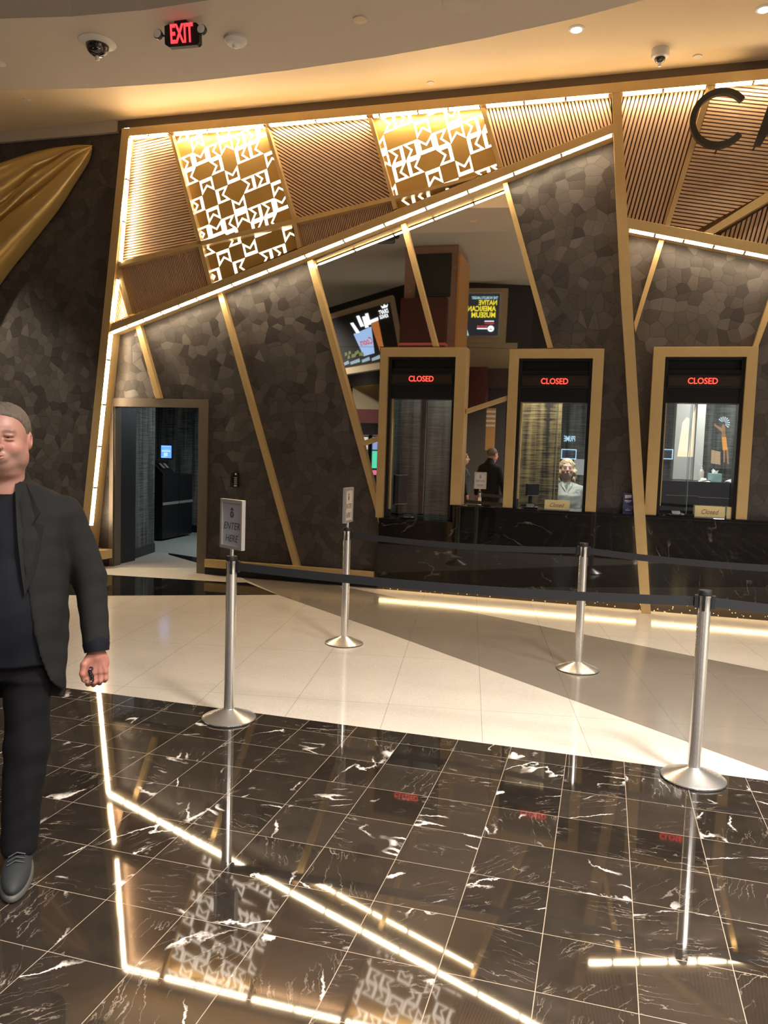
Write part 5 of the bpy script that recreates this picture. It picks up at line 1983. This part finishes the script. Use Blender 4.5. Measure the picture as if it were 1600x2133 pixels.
def person(name, loc, ang, scale, label, sp):
    root = thing(name, loc, label, 'person')
    root.rotation_euler = (0, 0, ang)
    root.scale = (scale,)*3
    HZ = 1.635
    fat = sp.get('fat', 1.0)
    hf = head_fn(fat, sp.get('smile', 1), sp.get('woman', False))
    hq = sp.get('h', .0032)
    hv, hfc = nets(hf, (-.10, -.15, -.20), (.10, .13, .145), hq)
    cols = head_cols(hv, sp['skin'], sp.get('woman', False))
    hc = (sp.get('headx', 0), sp.get('heady', -.02), HZ)
    ha = sp.get('headrot', 0)
    hs = np.array(sp.get('hs', (1, 1, 1)))
    hv2 = rotz(hv*hs, ha)+np.array(hc)
    parts = [(hv2, hfc)]
    C = [cols]
    # hands
    arms = {}
    for s_ in (-1, 1):
        sh, el_, wr = [np.array(q, float) for q in sp['arm'][s_]]
        arms[s_] = (sh, el_, wr)
        vv, ff = nets(hand_fn(s_), (-.07, -.05, -.15), (.07, .06, .07), sp.get('hh', .0028))
        vv = vv*1.04
        vv = rotz(vv, sp.get('handrot', 0)*s_)
        parts.append((vv+wr, ff))
        C.append(np.repeat((np.array(sp['skin'])*np.array([.92, .72, .70]))[None], len(vv), 0))
    # core under the clothes so that the body is whole
    T = sp['torso']
    zs = [q[0] for q in T]
    A_ = [q[1] for q in T]
    Bf = [q[2] for q in T]
    Bb = [q[3] for q in T]
    cy = [q[4] for q in T]
    legs = sp['leg']

    def core(p):
        d = prof(p, zs, [q-.03 for q in A_], [q-.03 for q in Bf], [q-.03 for q in Bb], cy)
        for s_ in (-1, 1):
            d = smin(d, chain(p, arms[s_], [.036, .032, .022]), .02)
            d = smin(d, chain(p, legs[s_], [.06, .045, .03]), .02)
        return d
    cv, cf = nets(core, (-.5, -.35, .03), (.5, .35, 1.52), .02)
    parts.append((cv, cf))
    C.append(np.repeat(np.array(sp['skin'])[None], len(cv), 0))
    npmesh('body', parts, sp['skinmat'], root, np.concatenate(C))
    # eyes
    mb = MB()
    ca, sa = cos(ha), sin(ha)
    for s_ in (-1, 1):
        for nm, r_, yo in (('w', .0105, 0), ('i', .0058, -.0058)):
            x, y, z = s_*.032*hs[0], (-.0835+yo)*hs[1], .0085
            X_, Y_ = x*ca-y*sa, x*sa+y*ca
            prf = [(r_*sin(t_), -r_*cos(t_)) for t_ in [pi*i/10 for i in range(11)]]
            prf[0] = (.0002, prf[0][1])
            prf[-1] = (.0002, prf[-1][1])
            if nm == 'w':
                mw = MB().lathe(prf, (X_+hc[0], Y_+hc[1], z+hc[2]), 14)
                og = ORG[root.name]
                mw.v = [tuple(Vector(v)+og) for v in mw.v]
                mw.build('eye', M_eye, root, smooth=True)
            else:
                mw = MB().lathe(prf, (X_+hc[0], Y_+hc[1], z+hc[2]), 12)
                og = ORG[root.name]
                mw.v = [tuple(Vector(v)+og) for v in mw.v]
                e_ = mw.build('iris', M_iris, root, smooth=True)
    # hair
    vv, ff = nets(sp['hair'], (-.17, -.14, -.30), (.17, .18, .165), .0042)
    npmesh('hair', [(rotz(vv*hs, ha)+np.array(hc), ff)], sp['hairmat'], root)
    sp['clothes'](root, arms, sp)
    return root


M_eye = mat('eye_white', (.45, .40, .37), .2)
M_iris = mat('iris_dark', (.03, .02, .015), .1)
M_jacket = mat('charcoal_jacket', (.014, .013, .012), .85, spec=.12)
t = NT(M_jacket)
t.inp('Base Color', t.mix(t.noise(t.pos(), 400, 2), (.0095, .009, .009), (.019, .018, .0175)))
M_shirt = mat('black_tee', (.0035, .004, .007), .8, spec=.2)
M_trouser = mat('black_trousers', (.0025, .0025, .003), .85, spec=.2)
M_shoe = mat('dark_grey_sneaker', (.012, .014, .016), .75)
M_sole = mat('grey_rubber_sole', (.055, .052, .046), .6)
M_hairm = mat('greying_brown_hair', (.16, .125, .095), .7, spec=.2)
t = NT(M_hairm)
t.inp('Base Color', t.mix(t.noise(t.vm('MULTIPLY', t.pos(), (1, 1, .3)), 260, 3), (.035, .025, .018), (.17, .135, .105)))


def folds(p, a=.004):
    a = a*.55
    return a*(1.6*np.sin(p[:, 2]*13+p[:, 0]*31)*np.sin(p[:, 0]*37+p[:, 1]*27-p[:, 2]*7)+.6*np.sin(p[:, 2]*71-p[:, 0]*35+p[:, 1]*40))


def shoes(root, ank, dirs, m1=None, m2=None):
    for s_ in (-1, 1):
        x, y = ank[s_]
        a = dirs[s_]

        def up(p):
            q = rotz(p-np.array((x, y, 0)), -a)
            d = ell(q, (0, -.085, .045), (.050, .155, .048))
            d = smin(d, ell(q, (0, .03, .075), (.043, .060, .060)), .04)
            d = smin(d, cap(q, (0, .01, .09), (0, .02, .13), .042), .03)
            return np.maximum(d, .022-q[:, 2])

        def so(p):
            q = rotz(p-np.array((x, y, 0)), -a)
            d = ell(q, (0, -.075, .018), (.057, .168, .05))
            return np.maximum(np.maximum(d, .003-q[:, 2]), q[:, 2]-.030)
        lo, hi = (x-.2, y-.32, 0), (x+.2, y+.15, .19)
        vv, ff = nets(up, lo, hi, .006)
        s0_ = npmesh('shoe', [(vv, ff)], m1 or M_shoe, root)
        vv, ff = nets(so, lo, hi, .005)
        npmesh('sole', [(vv, ff)], m2 or M_sole, s0_)
        if m1 is None:
            lc = MB()
            for i in range(4):
                yy, zz = -.045-.025*i, (.113, .104, .100, .098)[i]
                pts = [(-.028, yy-.006, zz-.010), (0, yy, zz+.002), (.028, yy+.006, zz-.010)]
                lc.tube([Vector((x, y, 0))+Matrix.Rotation(a, 3, 'Z')@Vector(q) for q in pts], .0035, 6)
            lc.v = [tuple(Vector(v)+ORG[root.name]) for v in lc.v]
            ORG[s0_.name] = ORG[root.name]
            lc.build('laces', M_blackmatte, s0_)


def man_clothes(root, arms, sp):
    zs = [.645, .72, .85, 1.0, 1.15, 1.28, 1.36, 1.40, 1.435, 1.46, 1.485, 1.52]
    A_ = [.222, .226, .234, .240, .240, .240, .256, .246, .200, .138, .092, .078]
    Bf = [.165, .168, .185, .200, .192, .165, .135, .115, .095, .082, .074, .070]
    Bb = [.150, .150, .150, .135, .130, .140, .145, .135, .115, .100, .088, .082]
    cy = [0, 0, 0, -.005, -.005, .0, .01, .015, .02, .022, .022, .022]

    def tor(p, off=0):
        return prof(p, zs, A_, Bf, Bb, cy)-off

    def jac(p):
        d = tor(p)
        for s_ in (-1, 1):
            sh, el_, wr = arms[s_]
            cuff = el_+(wr-el_)*.94
            slv = chain(p, [sh+np.array((-s_*.01, 0, -.01)), el_, cuff], [.072, .061, .047])
            # flat cuff
            ax = (wr-el_)/np.linalg.norm(wr-el_)
            slv = np.maximum(slv, (p-cuff)@ax-.012)
            d = smin(d, slv, .022)
        x, y, z = p[:, 0], p[:, 1], p[:, 2]
        w = np.interp(z, [.66, .72, .80, .95, 1.10, 1.25, 1.38, 1.45, 1.5], [.225, .196, .168, .142, .122, .100, .080, .066, .060])
        cut = np.maximum(np.maximum(np.abs(x)-w, y-(-.02)), -1)
        d = smax(d, -cut, .008)
        return d+folds(p, .0030)
    vv, ff = nets(jac, (-.48, -.26, .64), (.48, .22, 1.56), .0072)
    jk = npmesh('jacket', [(vv, ff)], M_jacket, root)
    # lapels, lying on the front
    og = ORG[root.name]
    mb = MB()
    for s_ in (-1, 1):
        wz = [.645, .72, .80, .95, 1.10, 1.25, 1.38, 1.45, 1.5]
        wx = [.225, .196, .168, .142, .122, .100, .080, .066, .060]
        inn = [(np.interp(z, wz, wx)-.004, z) for z in (1.485, 1.44, 1.39, 1.33, 1.27, 1.21, 1.15, 1.08)]
        out_ = [(.150, 1.16), (.163, 1.24), (.170, 1.325), (.140, 1.338), (.156, 1.372), (.122, 1.43), (.092, 1.478)]
        pts = [(s_*x, z) for x, z in inn+out_]
        vs3 = []
        for x, z in pts:
            a = np.interp(z, zs, A_)
            b = np.interp(z, zs, Bf)
            c = np.interp(z, zs, cy)
            y = c-b*(max(0, 1-(abs(x)/a)**2.4))**(1/2.4)
            vs3.append(Vector((x, y-.004, z)))
        n = len(vs3)
        fr = [v+Vector((0, -.007, 0)) for v in vs3]
        cen = [sum((q for q in L_), Vector())/n for L_ in (vs3, fr)]
        allv = vs3+fr+cen
        fs = []
        for i in range(n):
            j = (i+1) % n
            fs.append((i, j, j+n, i+n) if s_ > 0 else (i+n, j+n, j, i))
            fs.append((i+n, j+n, 2*n+1) if s_ > 0 else (j+n, i+n, 2*n+1))
            fs.append((j, i, 2*n) if s_ > 0 else (i, j, 2*n))
        mb.add([tuple(v+og) for v in allv], fs)
    ORG[jk.name] = og
    mb.build('lapels', M_jacket, jk, smooth='auto')
    # cuffs of the sweater under the sleeve
    for s_ in (-1, 1):
        sh, el_, wr = arms[s_]
        ax = (wr-el_)/np.linalg.norm(wr-el_)
        c0, c1 = wr-ax*.050, wr+ax*.006
        mb = MB().tube([tuple(Vector(c0)+og), tuple(Vector((c0+c1)/2)+og), tuple(Vector(c1)+og)], [.048, .051, .046], 24)
        mb.build('cuff', M_shirt, jk, smooth='auto')

    def tee(p):
        d = prof(p, zs, [q-.014 for q in A_], [q-.018 for q in Bf], [q-.018 for q in Bb], cy)
        d = smin(d, ell(p, (0, -.09, 1.02), (.165, .115, .19)), .05)
        d = np.maximum(d, .80-p[:, 2])
        d = smin(d, cap(p, (0, .010, 1.45), (0, .005, 1.53), .083, .076), .03)
        d = np.maximum(d, p[:, 2]-1.552-.35*p[:, 1])
        return d+folds(p, .0018)
    vv, ff = nets(tee, (-.27, -.26, .79), (.27, .2, 1.60), .0075)
    npmesh('shirt', [(vv, ff)], M_shirt, root)
    legs = sp['leg']

    def tr(p):
        d = prof(p, [.74, .80, .90, 1.0], [.185, .19, .19, .18], [.13, .14, .15, .15], [.13, .13, .12, .12], [0, 0, 0, 0])
        for s_ in (-1, 1):
            d = smin(d, chain(p, legs[s_], [.098, .078, .066], .03), .035)
        d = np.maximum(d, .075-p[:, 2])
        return d+folds(p, .004)
    vv, ff = nets(tr, (-.3, -.3, .06), (.3, .25, 1.02), .009)
    npmesh('trousers', [(vv, ff)], M_trouser, root)
    shoes(root, {s_: (legs[s_][2][0], legs[s_][2][1]) for s_ in (-1, 1)}, {-1: -.25, 1: .12})


TOR = [(.75, .18, .13, .13, 0), (.95, .19, .15, .13, 0), (1.15, .19, .15, .13, 0), (1.35, .19, .12, .12, .01), (1.43, .12, .08, .09, .02), (1.47, .06, .055, .06, .02)]
man = dict(skin=(.33, .17, .125), skinmat=skinmat('ruddy_skin'), fat=1.05, smile=1.6, headrot=radians(3), heady=-.035, headx=.012, hs=(1.10, 1.06, 1.02),
           arm={1: ((.232, .012, 1.362), (.312, .025, 1.11), (.345, -.035, .835)), -1: ((-.205, .012, 1.365), (-.31, .03, 1.11), (-.34, -.03, .84))},
           leg={1: ((.090, 0, .86), (.095, -.05, .48), (.075, -.09, .10)), -1: ((-.095, 0, .86), (-.11, -.02, .48), (-.15, .05, .10))},
           torso=TOR, hair=hair_short, hairmat=M_hairm, clothes=man_clothes, h=.0030, hh=.0022, handrot=radians(12))
MANP, MANA = (-2.155, 2.42, 0), radians(28)
mroot = person('person', MANP, MANA, .988, 'man with short greying hair in a charcoal blazer, cut by the left edge', man)
# bunch of keys in his hand
wr = Vector((.345, -.035, .835))
kp = Matrix.Rotation(MANA, 3, 'Z')@(wr+Vector((-.016, -.030, -.086)))*.988+Vector(MANP)
root = thing('key_bunch', kp, 'small shiny dark key bunch held in the man\'s fingers', 'keys')
mb = MB()
for i in range(5):
    a_ = i*1.3
    mb.lathe([(.001, -.008), (.006, -.006), (.008, 0), (.006, .006), (.001, .008)], (kp.x+.005*cos(a_), kp.y+.004*sin(a_), kp.z-.022+.011*i), 12)
mb.build('fob', M_black, root, smooth='auto')
mb = MB()
for i in range(3):
    mb.lathe([(.001, -.003), (.0045, 0), (.001, .003)], (kp.x+(-.010, .004, .008)[i], kp.y-.012, kp.z+(-.018, .022, -.024)[i]), 10)
mb.build('ring', M_steel, root, smooth='auto')


def top_clothes(m_top, m_leg, collar=None, extra=None, wide=1.0):
    def fn(root, arms, sp):
        zs = [.80, .90, 1.05, 1.18, 1.28, 1.36, 1.40, 1.43, 1.455, 1.475]
        A_ = [q*wide for q in (.200, .205, .190, .185, .190, .195, .180, .140, .095, .072)]
        Bf = [q*wide for q in (.150, .160, .160, .165, .165, .125, .105, .085, .072, .066)]
        Bb = [.140, .140, .125, .120, .130, .130, .120, .105, .09, .078]
        cy = [0]*5+[.01, .012, .015, .018, .02]

        def fnn(p):
            d = prof(p, zs, A_, Bf, Bb, cy)
            for s_ in (-1, 1):
                sh, el_, wr_ = arms[s_]
                d = smin(d, chain(p, [sh, el_, el_+(wr_-el_)*.95], [.060, .050, .036]), .02)
            return d+folds(p, .0032)
        vv, ff = nets(fnn, (-.5, -.28, .78), (.5, .22, 1.5), .010)
        npmesh('shirt', [(vv, ff)], m_top, root)
        legs = sp['leg']

        def tr(p):
            d = prof(p, [.74, .80, .90, .98], [.18, .19, .185, .17], [.13, .14, .14, .13], [.14, .14, .13, .12], [0, 0, 0, 0])
            for s_ in (-1, 1):
                d = smin(d, chain(p, legs[s_], [.095, .07, .055], .03), .035)
            return np.maximum(d, .06-p[:, 2])
        vv, ff = nets(tr, (-.3, -.25, .05), (.3, .25, 1.0), .014)
        npmesh('trousers', [(vv, ff)], m_leg, root)
        shoes(root, {s_: (legs[s_][2][0], legs[s_][2][1]) for s_ in (-1, 1)}, {-1: 0, 1: 0}, M_black, M_blackmatte)
        if extra:
            extra(root, zs, A_, Bf, cy)
    return fn


def cashier_extra(root, zs, A_, Bf, cy):
    og = ORG[root.name]

    def at(x, z, off):
        a, b, c = np.interp(z, zs, A_), np.interp(z, zs, Bf), np.interp(z, zs, cy)
        return Vector((x, c-b*(max(0, 1-(abs(x)/a)**2.4))**(1/2.4)-off, z))
    mb = MB()
    for s_ in (-1, 1):
        q = [at(s_*.01, 1.33, .012), at(s_*.06, 1.40, .014), at(s_*.085, 1.44, .012), at(s_*.055, 1.462, .02)]
        mb.prism([v+og for v in q], (0, -.005, 0))
    mb.build('collar', M_gshirt, root)
    mb = MB().prism([at(-.022, 1.42, .006)+og, at(.022, 1.42, .006)+og, at(0, 1.355, .006)+og], (0, -.004, 0))
    mb.build('undershirt', M_blackmatte, root)
    a = at(.115, 1.335, .012)+og
    MB().prism([a, a+Vector((.06, .012, .008)), a+Vector((.058, .012, .038)), a+Vector((-.002, 0, .030))], (0, -.004, 0)).build('name_badge', mat('pale_badge', (.65, .80, .78), .3), root)
    mb = MB()
    for i in range(5):
        c = at(0, 1.28-.085*i, .004)+og
        mb.lathe([(.007, 0), (.006, -.004)], tuple(c), 10, 'y')
    mb.build('buttons', M_lgrey, root)


M_gshirt = mat('light_grey_shirt', (.36, .38, .36), .85)
M_blond = mat('blond_hair', (.52, .38, .20), .55)
t = NT(M_blond)
t.inp('Base Color', t.mix(t.noise(t.vm('MULTIPLY', t.pos(), (1, 1, .35)), 120, 3), (.30, .20, .10), (.74, .60, .40)))
M_brownh = mat('brown_hair', (.10, .055, .03), .5)
ARM = {1: ((.185, .012, 1.36), (.245, .03, 1.09), (.235, -.04, .86)), -1: ((-.185, .012, 1.36), (-.245, .03, 1.09), (-.235, -.04, .86))}
LEG = {1: ((.09, 0, .86), (.09, -.01, .48), (.09, .02, .10)), -1: ((-.09, 0, .86), (-.09, -.01, .48), (-.09, .02, .10))}
wc = PY(1180, 990, 9.85)
cash = dict(skin=(.66, .42, .35), skinmat=skinmat('fair_skin'), fat=1.12, smile=-.3, woman=True, headrot=0.0, heady=-.02, arm=ARM, leg=LEG, torso=TOR,
            hair=hair_long(.17, .010), hairmat=M_blond, clothes=top_clothes(M_gshirt, M_trouser, extra=cashier_extra, wide=1.08), h=.004, hh=.0035)
person('person', (wc.x, 9.85, 0), radians(8), .905, 'blond woman in a light grey shirt standing behind the middle window', cash)
by = V(966, 965, 2.0)
byst = dict(skin=(.50, .30, .22), skinmat=skinmat('tan_skin'), fat=1.0, smile=.6, woman=True, headrot=radians(20), heady=-.02, arm=ARM, leg=LEG, torso=TOR,
            hair=hair_long(.24, .005), hairmat=M_brownh, clothes=top_clothes(mat('black_top', (.008, .008, .009), .8), M_trouser), h=.005, hh=.004)
person('person', (by.x-.02, 2.0, 0), radians(60), .93, 'woman with long brown hair in black, seen only in the mirror', byst)
